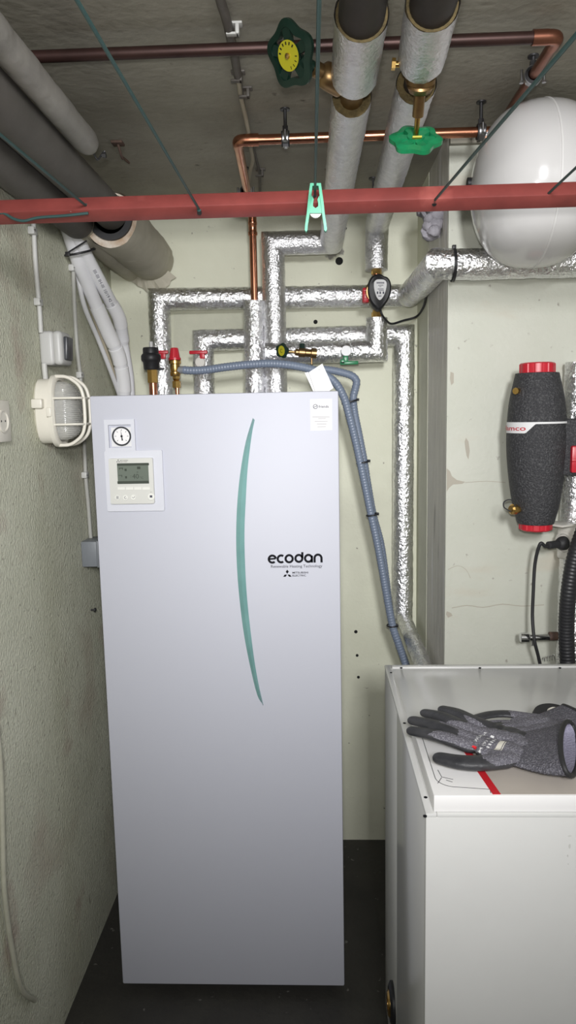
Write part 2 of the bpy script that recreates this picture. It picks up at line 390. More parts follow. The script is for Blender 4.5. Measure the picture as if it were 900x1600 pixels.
# ------------------------------------------------------------------ heat pump unit
hp = thing('heat_pump_cabinet', 'tall white heat pump cabinet with teal swoosh and ecodan lettering', 'heat pump', (0.2975, 0.34, 0))
W, ZT, ZB = 0.595, 1.59, 0.03
obj('body', MB().box((W/2, 0.352, (ZT+ZB)/2+0.004), (W-0.006, 0.656, ZT-ZB-0.012), 0.003), 'unit_white', hp)
fp = obj('front_panel', MB().box((W/2, 0.011, (ZT+ZB)/2), (W, 0.022, ZT-ZB), 0.004), 'unit_white', hp)
obj('top_panel', MB().box((W/2, 0.352, ZT-0.004), (W-0.002, 0.66, 0.006), 0.001), 'unit_white', hp)
for x in (0.065, W-0.085):
    for y in (0.06, 0.62):
        obj('foot', MB().lathe((x, y, 0), Z, [(0.022, 0), (0.024, 0.004), (0.024, 0.012), (0.012, 0.014), (0.012, ZB+0.01)], 20), 'black_rubber', hp)
# swoosh
lf = [(395, 653), (384, 690), (376, 735), (371, 782), (369, 832), (370, 882), (374, 934), (381, 990), (391, 1042), (402, 1086), (411, 1101)]
rt = [(398, 656), (393, 682), (387, 732), (384, 782), (382, 832), (383, 882), (386, 934), (392, 990), (399, 1042), (407.5, 1086)]
Ls = spline([P(u, v, y=-0.0002) for u, v in lf], 4); Rs = spline([P(u, v, y=-0.0002) for u, v in rt], 4)
mb = MB(); n = len(Ls); R2 = [Rs[min(len(Rs)-1, int(round(i*(len(Rs)-1)/(n-1))))] for i in range(n)]; R2[-1] = Ls[-1]+X*0.0008
mid = [(Ls[i]+R2[i])/2 - Y*0.006 for i in range(n)]
mb.add(Ls+mid+R2, [(i, i+1, n+i+1, n+i) for i in range(n-1)]+[(n+i, n+i+1, 2*n+i+1, 2*n+i) for i in range(n-1)], True)
obj('swoosh_strip', mb, 'teal', hp)
# ecodan lettering (drawn in a zoomed pixel frame)
def zp(x, y, yy=-0.0006): return P(410+x*110/900, 850+y*110/900, y=yy)
def arc(cx, cy, r, a0, a1, n=26, ry=None): return [(cx+r*math.cos(math.radians(a0+(a1-a0)*k/n)), cy+(ry or r)*math.sin(math.radians(a0+(a1-a0)*k/n))) for k in range(n+1)]
mb = MB(); sw = 0.0054
def stroke(pts, w_=sw): mb.ribbon([zp(*q) for q in pts], w_, (0, -1, 0), (0, -0.0004, 0))
stroke([(86, 193), (170, 186)], 0.0042); stroke(arc(127, 193, 45, -8, -312))
stroke(arc(240, 190, 44, -52, -308)); stroke(arc(342, 188, 45, 0, 360, 36))
stroke(arc(466, 184, 44, 0, 360, 36)); stroke([(510, 104), (511, 184)])
stroke(arc(589, 183, 44, 0, 360, 36)); stroke([(632, 150), (633, 237)])
stroke([(668, 237), (667, 180)]+arc(711, 180, 44, 180, 360)+[(757, 236)])
obj('ecodan_lettering', mb, 'ink', fp)
def px_text(txt, u0, u1, v, yy, h=None, mb=None, thin=True):
    a = P(u0, v, y=yy); b = P(u1, v, y=yy)
    return text_mb(txt, a, X, Z, (b-a).x, h, mb, thin)
obj('tagline_lettering', px_text('Renewable Heating Technology', 423.5, 503.5, 887.2, -0.0008), 'ink', fp)
mb = px_text('MITSUBISHI', 457, 481.5, 896.3, -0.0008, 0.0046, thin=False); px_text('ELECTRIC', 457, 478, 900.8, -0.0008, 0.0046, mb, thin=False)
for q in ([(318, 328), (338, 354), (318, 380), (298, 354)], [(266, 418), (284, 392), (314, 390), (298, 418)], [(322, 390), (352, 392), (374, 418), (340, 418)]):
    mb.prism([zp(*k) for k in q], -Y*0.0004)
obj('maker_lettering', mb, 'ink', fp)
# sticker
st = obj('sticker', MB().prism([P(u, v, y=-0.0002) for u, v in ((484.5, 624), (518.5, 623), (519, 672), (485.5, 673))], -Y*0.0004), 'sticker', fp, label='white paper sticker')
mb = px_text('friends', 498, 513.5, 637.3, -0.001, thin=False)
c0 = P(492.8, 635.3, y=-0.0008); mb.ribbon(ellipse(c0, X, Z, 0.0050, 0.0050, 28)+[c0+X*0.005], 0.0013, (0, -1, 0), (0, -0.0002, 0))
mb.ribbon([c0+X*-0.0035-Z*0.0018, c0-X*0.001+Z*0.0002, c0+X*0.001-Z*0.0002, c0+X*0.0035+Z*0.0018], 0.0014, (0, -1, 0), (0, -0.0002, 0))
obj('sticker_logo', mb, 'ink_grey', st)
mb = MB()
for (a, b, v) in ((488, 515, 651.6), (497, 509, 654), (491.5, 512, 658.4), (495, 510, 662.6), (496, 509, 667)):
    mb.prism([P(a, v-0.5, y=-0.0008), P(b, v-0.7, y=-0.0008), P(b, v+0.3, y=-0.0008), P(a, v+0.5, y=-0.0008)], -Y*0.0001)
obj('sticker_print', mb, 'ink_pale', st)
# gauge window and controller
def pq(u, v, yy=0.0): return P(u, v, y=yy)
def plate(u0, v0, u1, v1, y0, th, r=0.003):
    a = pq(u0, v0); b = pq(u1, v1)
    return [Vector((x, y0, z)) for x, z in rrect(a.x, b.x, b.z, a.z, r)], -Y*th
gb = MB()
o = pq(163.5, 656); e = pq(213, 704); i0 = pq(170, 664); i1 = pq(207, 699)
for (xa, xb, za, zb) in ((o.x, e.x, i0.z, o.z), (o.x, e.x, e.z, i1.z), (o.x, i0.x, i1.z, i0.z), (i1.x, e.x, i1.z, i0.z)):
    gb.box(((xa+xb)/2, -0.0035, (za+zb)/2), (abs(xb-xa), 0.008, abs(za-zb)), 0)
gz = obj('gauge_bezel', gb, 'unit_trim', hp)
obj('gauge_plate', MB().box(((i0.x+i1.x)/2+0.004, -0.0012, (i0.z+i1.z)/2-0.002), (0.052, 0.002, 0.046), 0), 'sticker', gz)
gc = pq(190.8, 681.5)
pg = obj('pressure_gauge', MB().lathe(gc, -Y, [(0.0, 0.002), (0.0205, 0.002), (0.0205, 0.0036)], 36), 'dial', gz)
obj('gauge_ring', MB().lathe(gc, -Y, [(0.0195, 0.0), (0.0225, 0.0), (0.0232, 0.006), (0.0215, 0.0075), (0.0195, 0.006), (0.0195, 0.0)], 40), 'rocker', pg)
mb = MB(); dn = Vector((-0.12, 0, 1)).normalized(); sn = Vector((1, 0, 0.12)).normalized(); gy = gc-Y*0.0042
mb.prism([gy-dn*0.0105-sn*0.0016, gy-dn*0.0105+sn*0.0016, gy+sn*0.0009, gy+dn*0.0145, gy-sn*0.0009], -Y*0.0006); mb.cyl(gy, gy-Y*0.0014, 0.0026, seg=14)
for a in range(-135, 136, 45):
    t = Vector((math.sin(math.radians(a)), 0, math.cos(math.radians(a)))); q = Vector((t.z, 0, -t.x))
    mb.prism([gc-Y*0.0038+t*0.013-q*0.0005, gc-Y*0.0038+t*0.013+q*0.0005, gc-Y*0.0038+t*0.0165+q*0.0005, gc-Y*0.0038+t*0.0165-q*0.0005], -Y*0.0002)
obj('gauge_needle', mb, 'ink', pg)
cbz = obj('controller_bezel', MB().prism(*plate(164, 704.5, 258, 797.5, -0.0002, 0.006, 0.004)), 'unit_trim', hp)
ct = obj('controller', MB().prism(*plate(172, 716, 243.5, 785.5, -0.005, 0.010, 0.004)), 'controller', cbz, label='grey wall controller with display')
def cp(u, v): return P(u, v, y=-0.0155)
def quad(u0, v0, u1, v1, y0, th):
    a = P(u0, v0, y=y0); b = P(u1, v1, y=y0); return [Vector((a.x, y0, a.z)), Vector((b.x, y0, a.z)), Vector((b.x, y0, b.z)), Vector((a.x, y0, b.z))], -Y*th
mb = MB().prism(*quad(182.8, 724, 233, 755.5, -0.0151, 0.0008)); obj('display', mb, 'lcd', cbz)
mb = MB().prism(*quad(183, 724.3, 232.8, 727, -0.0160, 0.0002)); mb.prism(*quad(183.4, 752, 232.8, 755.2, -0.0160, 0.0002))
yy = -0.0160
px_text('40', 207, 217, 748.0, yy, 0.0115, mb); px_text('°C', 218.5, 224, 748.2, yy, 0.0055, mb)
px_text(':', 204, 205.2, 746, yy, 0.004, mb)
for (a, b, c, d) in ((186, 731, 192, 732), (186, 731, 187, 734), (191, 731, 192, 734), (194.5, 732.5, 198, 736), (185, 742.5, 191, 743.2), (190, 742.5, 191, 745.5), (195.5, 744, 198.5, 747.5), (214, 729, 219.5, 733), (213.5, 737.3, 216, 738.2)):
    mb.prism(*quad(a, b, c, d, yy, 0.0002))
obj('display_print', mb, 'lcd_dark', cbz)
mb = px_text('MITSUBISHI', 187.8, 200, 720, -0.0153, 0.0017, thin=False); px_text('ELECTRIC', 187.8, 199, 722.3, -0.0153, 0.0017, mb, thin=False)
for (a, b) in ((184.5, 719), (183, 721.6), (186, 721.6)):
    q = P(a, b, y=-0.0153); mb.prism([q+X*0.0014, q+Z*0.0017, q-X*0.0014, q-Z*0.0017], -Y*0.0002)
obj('controller_lettering', mb, 'ink', cbz)
for k in range(4):
    u = 184+k*12.9; obj('soft_key', MB().prism(*quad(u, 761.3, u+11.6, 765, -0.0151, 0.0016)), 'controller_key', cbz)
for (u, v, r) in ((183.5, 777.5, 0.0065), (196, 777.5, 0.0065), (208.5, 777, 0.0065), (236.3, 776, 0.0085)):
    c = P(u, v, y=-0.0151); bt = obj('round_key', MB().cyl(c, c-Y*0.0018, r, seg=24, bev=0.0005), 'controller_key', cbz)
mb = MB(); q = -0.0171
for k in range(3): mb.prism(*quad(181.6, 775.5+k*1.6, 185.4, 776.2+k*1.6, q, 0.0002))
c = P(196, 777.5, y=q); mb.ribbon(ellipse(c, X, Z, 0.0026, 0.0026, 18, 0.9, 5.9), 0.0009, (0, -1, 0), (0, -0.0002, 0))
mb.ribbon([P(206.3, 776.6, y=q), P(208, 778.4, y=q), P(211, 775.8, y=q)], 0.0010, (0, -1, 0), (0, -0.0002, 0))
mb.prism(*quad(234, 774, 238, 777.5, q, 0.0003))
obj('key_symbol', mb, 'ink_grey', cbz, kind='stuff')
obj('status_light', MB().prism(*quad(235.4, 768.5, 236.4, 769.3, -0.0153, 0.0003)), 'ink_grey', cbz)
# rubber grommets on top of the cabinet
for (u, y, r) in ((236, 0.47, 0.034), (275, 0.47, 0.03), (196, 0.53, 0.04)):
    c = P(u, 610, y=y); c.z = ZT-0.002; obj('grommet', MB().lathe(c, Z, [(r, 0), (r, 0.005), (r-0.006, 0.007), (0.0, 0.007)], 24), 'black_rubber', hp)

# ------------------------------------------------------------------ foil pipes
RF = 0.0365
ZP = 2.10
# overhead pipe that elbows left and drops to the cabinet
yF1 = 0.595
e1 = P(516, 378, y=yF1); zF1 = e1.z; v1x = P(429, 500, y=yF1).x; xA = 0.613
f1 = thing('foil_pipe', 'foil-wrapped ceiling pipe carrying dark green handwheel, elbowing left then down to the cabinet', 'pipe', (v1x, yF1, ZT))
a_near = P(558, 22, z=ZP); a_near.x = xA; gap0 = P(546, 118, z=ZP).y; gap1 = P(546, 140, z=ZP).y
y_top0 = a_near.y
obj('foil_sleeve', MB().mitre([(xA, gap0, ZP), (xA, y_top0, ZP)], RF+0.002, seed=1, caps=(False, False)), 'foil_scrim', f1)
obj('foil_sleeve', MB().mitre([(xA, gap1+0.03, ZP), (e1.x+0.004, yF1, zF1), (v1x, yF1, zF1), (v1x, yF1, ZT-0.001)], RF-0.001, seed=2, caps=(False, True)), 'foil_scrim', f1)
def ring_end(y, z, x, r, parent, s):   # mineral wool seen at the cut end of a sleeve
    obj('wool_end', MB().lathe((x, y, z), Y*s, [(0.018, 0.0), (r*0.97, 0.0), (r*0.97, 0.02), (0.018, 0.02), (0.018, 0.0)], 28), 'wool', parent)
ring_end(y_top0+0.022, ZP, xA, RF+0.002, f1, -1); ring_end(gap0-0.02, ZP, xA, RF+0.002, f1, 1); ring_end(gap1+0.034, ZP, xA, RF-0.001, f1, 1)
obj('steel_pipe', MB().cyl((xA, -1.9, ZP), (xA, y_top0+0.03, ZP), 0.0335).cyl((xA, y_top0, ZP), (xA, gap1+0.2, ZP), 0.017), 'rust_dark', f1)
# second overhead pipe dropping to the pump
yF2 = 0.585
v2 = P(588, 360, y=yF2); xB = 0.722; zB = ZP
f2 = thing('foil_pipe', 'foil-wrapped ceiling pipe carrying bright green handwheel, dropping to the black pump', 'pipe', (v2.x, yF2, 1.7))
b_near = P(660, 6, z=ZP); g0 = P(652, 92, z=ZP).y; g1 = P(648, 118, z=ZP).y
obj('foil_sleeve', MB().mitre([(xB-0.004, g0, ZP), (xB-0.012, b_near.y, ZP)], RF+0.001, seed=3, caps=(False, False)), 'foil_scrim', f2)
zt = P(588, 371, y=yF2).z
obj('foil_sleeve', MB().mitre([(xB, g1+0.03, ZP), (v2.x, yF2-0.035, zt+0.03), (v2.x, yF2, zt-0.02), (v2.x, yF2, P(588, 422, y=yF2).z)], RF-0.002, seed=4, caps=(False, True)), 'foil_scrim', f2)
ring_end(b_near.y+0.022, ZP, xB-0.012, RF+0.001, f2, -1); ring_end(g0-0.02, ZP, xB-0.004, RF+0.001, f2, 1); ring_end(g1+0.034, ZP, xB, RF-0.002, f2, 1)
obj('steel_pipe', MB().cyl((xB-0.012, -1.9, ZP), (xB-0.012, b_near.y+0.03, ZP), 0.0325).cyl((xB-0.012, b_near.y, ZP), (xB, g1+0.2, ZP), 0.017), 'rust_dark', f2)
zH = P(500, 551, y=yF2).z; xv = P(400, 540, y=yF2).x
zlow = P(588, 497, y=yF2).z
f2b = thing('foil_pipe', 'foil-wrapped pipe below the black pump, bent left along to the copper riser', 'pipe', (v2.x, yF2, zH))
obj('foil_sleeve', MB().mitre([(v2.x, yF2, zlow), (v2.x, yF2, zH), (xv+0.03, yF2-0.015, zH)], RF-0.004, seed=5), 'foil', f2b)
# top horizontal run
yF3 = 0.67
l3 = P(251, 466, y=yF3); z3 = P(400, 466, y=yF3).z
p_r0 = P(645, 469, y=yF3); zq = P(690, 414, y=0.12).z
f3 = thing('foil_pipe', 'uppermost long foil-wrapped run across back wall, passing around the recess corner behind white vessel', 'pipe', (l3.x, yF3-0.03, ZT))
obj('foil_sleeve', MB().mitre([(l3.x, yF3-0.03, ZT-0.001), (l3.x, yF3-0.03, z3), (p_r0.x-0.02, yF3, z3-0.004), (0.842, 0.57, z3-0.012)], RF-0.002, seed=6, caps=(True, True)), 'foil', f3)
obj('foil_sleeve', MB().mitre([(0.838, 0.60, z3-0.013), (0.842, 0.40, z3-0.016), (0.848, 0.127, zq+0.004), (0.93, 0.125, zq), (XR, 0.125, zq)], RF+0.0005, seed=7), 'foil', f3)
q0 = P(708, 412, y=0.125)
mb = MB().lathe((q0.x, 0.125, zq), X, [(RF+0.001, -0.0035), (RF+0.003, -0.0035), (RF+0.003, 0.0035), (RF+0.001, 0.0035), (RF+0.001, -0.0035)], 32); mb.box((q0.x, 0.115, zq+RF+0.004), (0.009, 0.01, 0.009), 0.001)
tag(obj('cable_tie', mb, 'black_plastic'), 'black cable tie around foil pipe beside white vessel', 'cable tie')
# lower run with the long drop on the right
yF4 = 0.673
l4 = P(319, 560, y=yF4-0.02); z4 = P(500, 527, y=yF4).z; r4 = P(631, 700, y=yF4); r4b = P(629, 965, y=yF4)
f4 = thing('foil_pipe', 'foil-wrapped run with the long vertical drop beside the grey hoses', 'pipe', (r4.x, yF4, 0.7))
obj('foil_sleeve', MB().mitre([(l4.x, yF4-0.04, ZT-0.001), (l4.x, yF4-0.03, z4-0.004), (0.48, yF4, z4), (r4.x, yF4, z4), (r4b.x, yF4, r4b.z)], RF-0.003, seed=8), 'foil', f4)
obj('foil_sleeve', MB().mitre([(r4b.x, yF4, r4b.z+0.01), (r4b.x+0.012, 0.24, r4b.z-0.03), (r4b.x+0.012, 0.16, r4b.z-0.06)], 0.024, seed=9), 'foil', f4)
# riser that takes the copper pipe
v1c = P(399, 540, y=0.60)
f5 = thing('foil_pipe', 'short foil-wrapped riser with bare copper pipe rising from its open top', 'pipe', (v1c.x, 0.60, ZT))
zr = P(399, 471, y=0.60).z
obj('foil_sleeve', MB().mitre([(v1c.x-0.004, 0.60, ZT-0.001), (v1c.x, 0.60, zr)], RF-0.003, seed=10, caps=(True, False)), 'foil', f5)
obj('wool_end', MB().lathe((v1c.x, 0.60, zr-0.02), Z, [(0.012, 0), (RF-0.005, 0), (RF-0.005, 0.018), (0.012, 0.018), (0.012, 0)], 26), 'foil', f5)
# right-hand foil pipe behind the corrugated hose
zfp = P(897, 566, y=0.13).z
tag(obj('foil_pipe', MB().mitre([(1.204, 0.13, zfp), (1.204, 0.13, 0.0)], RF, seed=11), 'foil'), 'vertical foil-wrapped pipe behind black corrugated hose', 'pipe')

# ------------------------------------------------------------------ copper pipes
zc1 = 2.185; yc1 = P(480, 73, z=zc1).y; xe = P(872, 58, z=zc1).x
c1 = thing('copper_pipe', 'darkened copper pipe crossing the ceiling, elbow at its right end above white vessel', 'pipe', (0.5, yc1, zc1))
obj('pipe', MB().cyl((XL, yc1-0.003, zc1), (xe-0.02, yc1, zc1), 0.0105), 'copper_dark', c1)
obj('elbow', MB().tube(fillet([(xe-0.03, yc1, zc1), (xe, yc1, zc1), (xe, yc1+0.03, zc1)], 0.018), 0.0125, 16), 'copper_mid', c1)
obj('coupling', MB().cyl((xe-0.045, yc1, zc1), (xe-0.018, yc1, zc1), 0.013), 'copper_mid', c1)
obj('pipe', MB().cyl((xe, yc1+0.02, zc1), (xe, YS, zc1), 0.0105), 'copper_mid', c1)
zc2 = 2.158; yc2 = P(500, 215, z=zc2).y; xl = P(372, 222, z=zc2).x
c2 = thing('copper_pipe', 'bright copper pipe crossing below the ceiling, turning back and down into the foil riser', 'pipe', (xl, yc2, 1.9))
xk = v1c.x+0.001
obj('pipe', MB().tube(fillet([(xl+0.02, yc2, zc2), (0.93, yc2, zc2), (0.95, yc2, zc2)], 0.004), 0.0112, 18), 'copper', c2)
el = MB().tube(fillet([(xl+0.035, yc2, zc2), (xl, yc2, zc2), (xl-0.002, yc2+0.035, zc2)], 0.022), 0.0132, 18)
obj('elbow', el, 'copper', c2)
obj('coupling', MB().cyl((xl+0.028, yc2, zc2), (xl+0.048, yc2, zc2), 0.0136), 'copper', c2)
obj('pipe', MB().cyl((xl-0.002, yc2+0.02, zc2), (xk-0.002, 0.585, zc2), 0.0112), 'copper', c2)
obj('elbow', MB().tube(fillet([(xk-0.002, 0.565, zc2), (xk, 0.60, zc2), (xk, 0.60, zc2-0.04)], 0.025), 0.013, 16), 'copper', c2)
obj('pipe', MB().cyl((xk, 0.60, zr-0.06), (xk, 0.60, zc2-0.03), 0.0112), 'copper', c2)
zk = P(397, 357, y=0.60).z
obj('coupling', MB().lathe((xk, 0.60, zk-0.02), Z, [(0.0115, 0), (0.0145, 0.0), (0.0145, 0.009), (0.0125, 0.011), (0.0125, 0.03), (0.014, 0.032), (0.014, 0.038), (0.0115, 0.04)], 20), 'copper', c2)
# pipe clamps on rods
def clamp(x, y, zp_, axis, label):
    c = thing('pipe_clamp', label, 'clamp', (x, y, zp_), 'pipe clamps on the ceiling')
    ax = Vector(axis)
    obj('ring', MB().lathe((x, y, zp_), ax, [(0.0118, -0.009), (0.0165, -0.009), (0.0165, 0.009), (0.0118, 0.009), (0.0118, -0.009)], 24), 'black_rubber', c)
    obj('strap', MB().lathe((x, y, zp_), ax, [(0.0166, -0.006), (0.018, -0.006), (0.018, 0.006), (0.0166, 0.006), (0.0166, -0.006)], 24), 'steel', c)
    sd = ax.cross(Z)
    for s in (-1, 1):
        q = Vector((x, y, zp_))+sd*0.022*s
        obj('screw', MB().cyl(q-Z*0.012, q+Z*0.012, 0.0028, seg=10).lathe(q-Z*0.013, Z, [(0.0045, 0), (0.0045, 0.004)], 6, False), 'steel', c)
    obj('nut', MB().lathe((x, y, zp_+0.017), Z, [(0.007, 0), (0.007, 0.01)], 6, False), 'steel_dark', c)
    obj('rod', MB().cyl((x, y, zp_+0.018), (x, y, ZC), 0.004, seg=12), 'steel_dark', c)
    obj('ceiling_plate', MB().cyl((x, y, ZC-0.003), (x, y, ZC), 0.011, seg=18), 'steel_dark', c)
clamp(P(446, 216, z=zc2).x, yc2, zc2, (1, 0, 0), 'rubber-lined clamp hanging bright copper pipe near the ceiling cable')
clamp(P(752, 205, z=zc2).x, yc2, zc2, (1, 0, 0), 'rubber-lined clamp holding bright copper pipe beside white vessel')
clamp(xe, P(850, 118, z=zc1).y, zc1, (0, 1, 0), 'rubber-lined clamp on the copper pipe after its elbow above white vessel')
clamp(xk-0.001, P(372, 300, z=zc2).y, zc2, (0, 1, 0), 'rubber-lined clamp on the copper pipe just behind red bar')

# ------------------------------------------------------------------ clothes drying bar, lines and peg
yb = -0.45; zb = 1.892
a30 = math.radians(30)
n1 = Vector((0, -math.cos(a30), math.sin(a30))); n2 = Vector((0, -math.sin(a30), -math.cos(a30)))
rot = Matrix((X, n1, n2)).transposed()
rb = thing('drying_bar', 'red painted square steel bar spanning wall to wall, green lines tied to it', 'bar', (0.55, yb, zb))
obj('square_tube', MB().box((0.5525, yb, zb), (XR-XL, 0.029, 0.029), 0.0025, rot), 'red_paint', rb)
LS = [((135, 322), (0, 210)), ((311, 327), (120, 0)), ((492, 308), None), ((679, 313), (900, 55)), ((855, 304), (900, 262))]
names = ['green clothes line tied over bar where grey pipes pass', 'green clothes line between the grey pipes and the ceiling cable', 'green clothes line that carries the green peg',
         'green clothes line crossing in front of white vessel', 'green clothes line tied to the bar right of white vessel seam']
for k, (a, b) in enumerate(LS):
    A = P(a[0], a[1], y=yb-0.012)
    if b is None: d = Vector((0.004, -1, -0.035))
    else:
        B = P(b[0], b[1], x=A.x-0.006 if k in (0, 1) else A.x+0.006); d = (B-A); d = d/abs(d.y)
    E_ = A + d*(A.y-YR)
    ln = obj('clothes_line', MB().tube([A+Y*0.012, A, A+d*0.3, A+d*0.8, E_], 0.0021, 8), 'line_green', None, names[k], 'clothes line', 'green clothes lines tied to the bar')
    obj('knot', MB().lathe(A+Y*0.004, -Y, [(0.0, 0), (0.0042, 0.002), (0.0042, 0.005), (0, 0.008)], 10), 'line_green', ln)
    obj('hole', MB().cyl(A+n2*0.004+Y*0.006, A+n2*0.0065+Y*0.005, 0.004, seg=12), 'hole_black', rb)
mb = MB().tube(spline([P(u, v, y=yb-0.016) for u, v in ((138, 333), (100, 337), (60, 340), (38, 345), (22, 342), (8, 334), (0, 333), (-40, 338))], 6), 0.0024, 8)
tag(obj('clothes_line', mb, 'line_green'), 'loose green line end running along the underside of red bar', 'clothes line', 'green clothes lines tied to the bar')
# peg
yp = -0.50
def zg(x, y, yy=yp): return P(460+x*70/900, 270+y*70/900, y=yy)
pgo = thing('clothes_peg', 'green plastic clothes peg with white spring clipped on centre line', 'clothes peg', zg(425, 1190))
TH = Y*0.011
mb = MB()
mb.prism([zg(*q) for q in ((318, 205), (405, 205), (405, 255), (362, 262), (345, 440), (325, 640), (300, 860), (268, 1060), (214, 1050), (245, 830), (272, 560), (298, 340))], TH)
obj('arm', mb, 'green_peg', pgo)
mb = MB()
mb.prism([zg(*q) for q in ((442, 205), (532, 205), (560, 400), (588, 600), (612, 830), (646, 1050), (592, 1060), (560, 860), (535, 640), (505, 440), (485, 262), (442, 255))], TH)
obj('arm', mb, 'green_peg', pgo)
for q in (((214, 1050), (268, 1060), (262, 1150), (238, 1185), (208, 1150)), ((592, 1060), (646, 1050), (655, 1140), (632, 1178), (598, 1150))):
    obj('arm_tip', MB().prism([zg(*k)-Y*0.0003 for k in q], TH*1.05), 'green_tip', pgo)
mb = MB()
mb.prism([zg(*q) + Y*0.003 for q in ((345, 440), (390, 520), (375, 600), (375, 660), (425, 700), (425, 800), (300, 800), (318, 640))], TH*0.5)
mb.prism([zg(*q) + Y*0.003 for q in ((505, 440), (462, 520), (478, 600), (478, 660), (425, 700), (425, 800), (560, 800), (540, 640))], TH*0.5)
obj('web', mb, 'green_peg', pgo)
obj('spring', MB().prism([zg(*q)+Y*0.0035 for q in ((312, 812), (345, 860), (385, 885), (425, 892), (465, 885), (505, 860), (540, 812))], TH*0.4), 'peg_white', pgo)

# ------------------------------------------------------------------ gate valves on the overhead pipes
def wheel_mb(c, ax, r, lobes=5, th=0.009, hub=0.011, phase=0.3):
    """scalloped handwheel with five openings"""
    ax = Vector(ax).normalized(); u, w_ = orth(ax); mb = MB(); N_ = 60
    def pt(a, rr, h): return Vector(c)+ (u*math.cos(a)+w_*math.sin(a))*rr + ax*h
    rings = []
    prof = [(-0.012, -th/2), (0, -th/2*0.55), (0, th/2*0.55), (-0.012, th/2), (-0.012, -th/2)]
    V = []; Fc = []
    for k in range(N_):
        a = 2*math.pi*k/N_; rr = r*(0.915+0.085*math.cos(lobes*(a-phase)))
        for (dr, h) in prof[:4]: V.append(pt(a, rr+dr, h))
    for k in range(N_):
        k2 = (k+1) % N_
        for j in range(4): j2 = (j+1) % 4; Fc.append((k*4+j, k2*4+j, k2*4+j2, k*4+j2))
    mb.add(V, Fc, True)
    for s in range(lobes):      # spokes
        a = phase+2*math.pi*s/lobes; wd = 0.20
        q = [pt(a-0.55, hub*0.95, -th*0.35), pt(a-wd, r*0.90, -th*0.35), pt(a+wd, r*0.90, -th*0.35), pt(a+0.55, hub*0.95, -th*0.35)]
        mb.prism(q, ax*th*0.7)
    mb.lathe(Vector(c)-ax*th*0.6, ax, [(0, 0), (hub*1.25, 0), (hub*1.25, th*1.2), (0, th*1.2)], 24)
    return mb
# dark wheel on the left overhead pipe
s1 = Vector((0.80, 0.46, 0.40)).normalized()
vb = Vector((xA, (gap0+gap1)/2+0.004, ZP))
wc = P(455, 86, y=vb.y-0.055)
vtop = vb - X*0.02
gv = thing('gate_valve', 'brass valve with dark green handwheel and yellow disc on the ceiling pipe', 'valve', vb)
s1 = (vtop-wc).normalized(); face = Vector((-0.66, -0.62, -0.42)).normalized()
hw = obj('handwheel', wheel_mb(wc, face, 0.052, 5, 0.011, 0.013, 1.35), 'green_dark', gv)
obj('disc', MB().lathe(wc+face*0.0066, face, [(0.0, 0.0), (0.0225, 0), (0.0225, 0.0012), (0, 0.0012)], 32), 'yellow_disc', hw)
du, dw = orth(face); mbt = MB()
for k, ch in enumerate('KEMPER'):
    a = math.radians(150-k*24); o_ = wc+face*0.0081+(du*math.cos(a)+dw*math.sin(a))*0.0155; t = (du*math.sin(a)-dw*math.cos(a)); rd = (du*math.cos(a)+dw*math.sin(a))
    mbt.prism([o_-t*0.0016, o_-t*0.0016+rd*0.0045, o_+t*0.0008+rd*0.0045, o_+t*0.0008], face*0.0001)
for k in range(4):
    a = math.radians(-20-k*24); o_ = wc+face*0.0081+(du*math.cos(a)+dw*math.sin(a))*0.0155; t = (du*math.sin(a)-dw*math.cos(a)); rd = (du*math.cos(a)+dw*math.sin(a))
    mbt.prism([o_-t*0.0007, o_-t*0.0007+rd*0.0045, o_+t*0.0007+rd*0.0045, o_+t*0.0007], face*0.0001)
obj('disc_marks', mbt, 'ink', hw)
obj('wheel_nut', MB().lathe(wc+face*0.0078, face, [(0.0045, 0), (0.0045, 0.003), (0.003, 0.004)], 14), 'brass', hw)
obj('stem', MB().cyl(wc, wc.lerp(vtop, 0.55), 0.0065).cyl(wc.lerp(vtop, 0.15), wc.lerp(vtop, 0.4), 0.010), 'green_dark', gv)
obj('bonnet', MB().lathe(wc.lerp(vtop, 0.42), vtop-wc, [(0.009, 0), (0.013, 0.004), (0.013, 0.016), (0.020, 0.022), (0.022, 0.034), (0.022, 0.06)], 24), 'brass_dull', gv)
obj('body', MB().cyl(vb-Y*0.06, vb+Y*0.06, 0.021).lathe(vb-Y*0.04, Y, [(0.026, 0), (0.026, 0.018)], 6, False), 'brass_dull', gv)
q = P(556, 133, z=ZP-0.03); obj('drain_plug', MB().cyl(q, q+Vector((0, 0.004, 0.03)), 0.0065, seg=6, smooth=False).lathe(q-Z*0.004, Z, [(0.009, 0), (0.009, 0.006)], 6, False), 'brass', gv)
# bright wheel on the right overhead pipe
vb2 = Vector((xB-0.002, g0+0.005, ZP-0.008))
sd2 = Vector((0.012, 0.72, -0.69)).normalized()     # from the body out to the wheel
wc2 = None
best = 1e9
for k in range(60):
    L_ = 0.06+0.005*k; c = vb2+sd2*L_
    d = c-CAM; v_ = 800-F*d.dot(UP)/d.dot(fw)
    if abs(v_-219) < best: best = abs(v_-219); wc2 = c; LL = L_
gv2 = thing('gate_valve', 'brass valve with bright green handwheel hanging below the ceiling pipe', 'valve', vb2)
hw2 = obj('handwheel', wheel_mb(wc2, sd2, 0.047, 6, 0.013, 0.012, 0.2), 'green_wheel', gv2)
obj('position_mark', MB().box(wc2-sd2*0.0085-Y*0.012+Z*-0.008, (0.016, 0.007, 0.003), 0, None), 'yellow_disc', hw2)
obj('stem', MB().cyl(vb2+sd2*LL*0.3, wc2, 0.0047), 'brass', gv2)
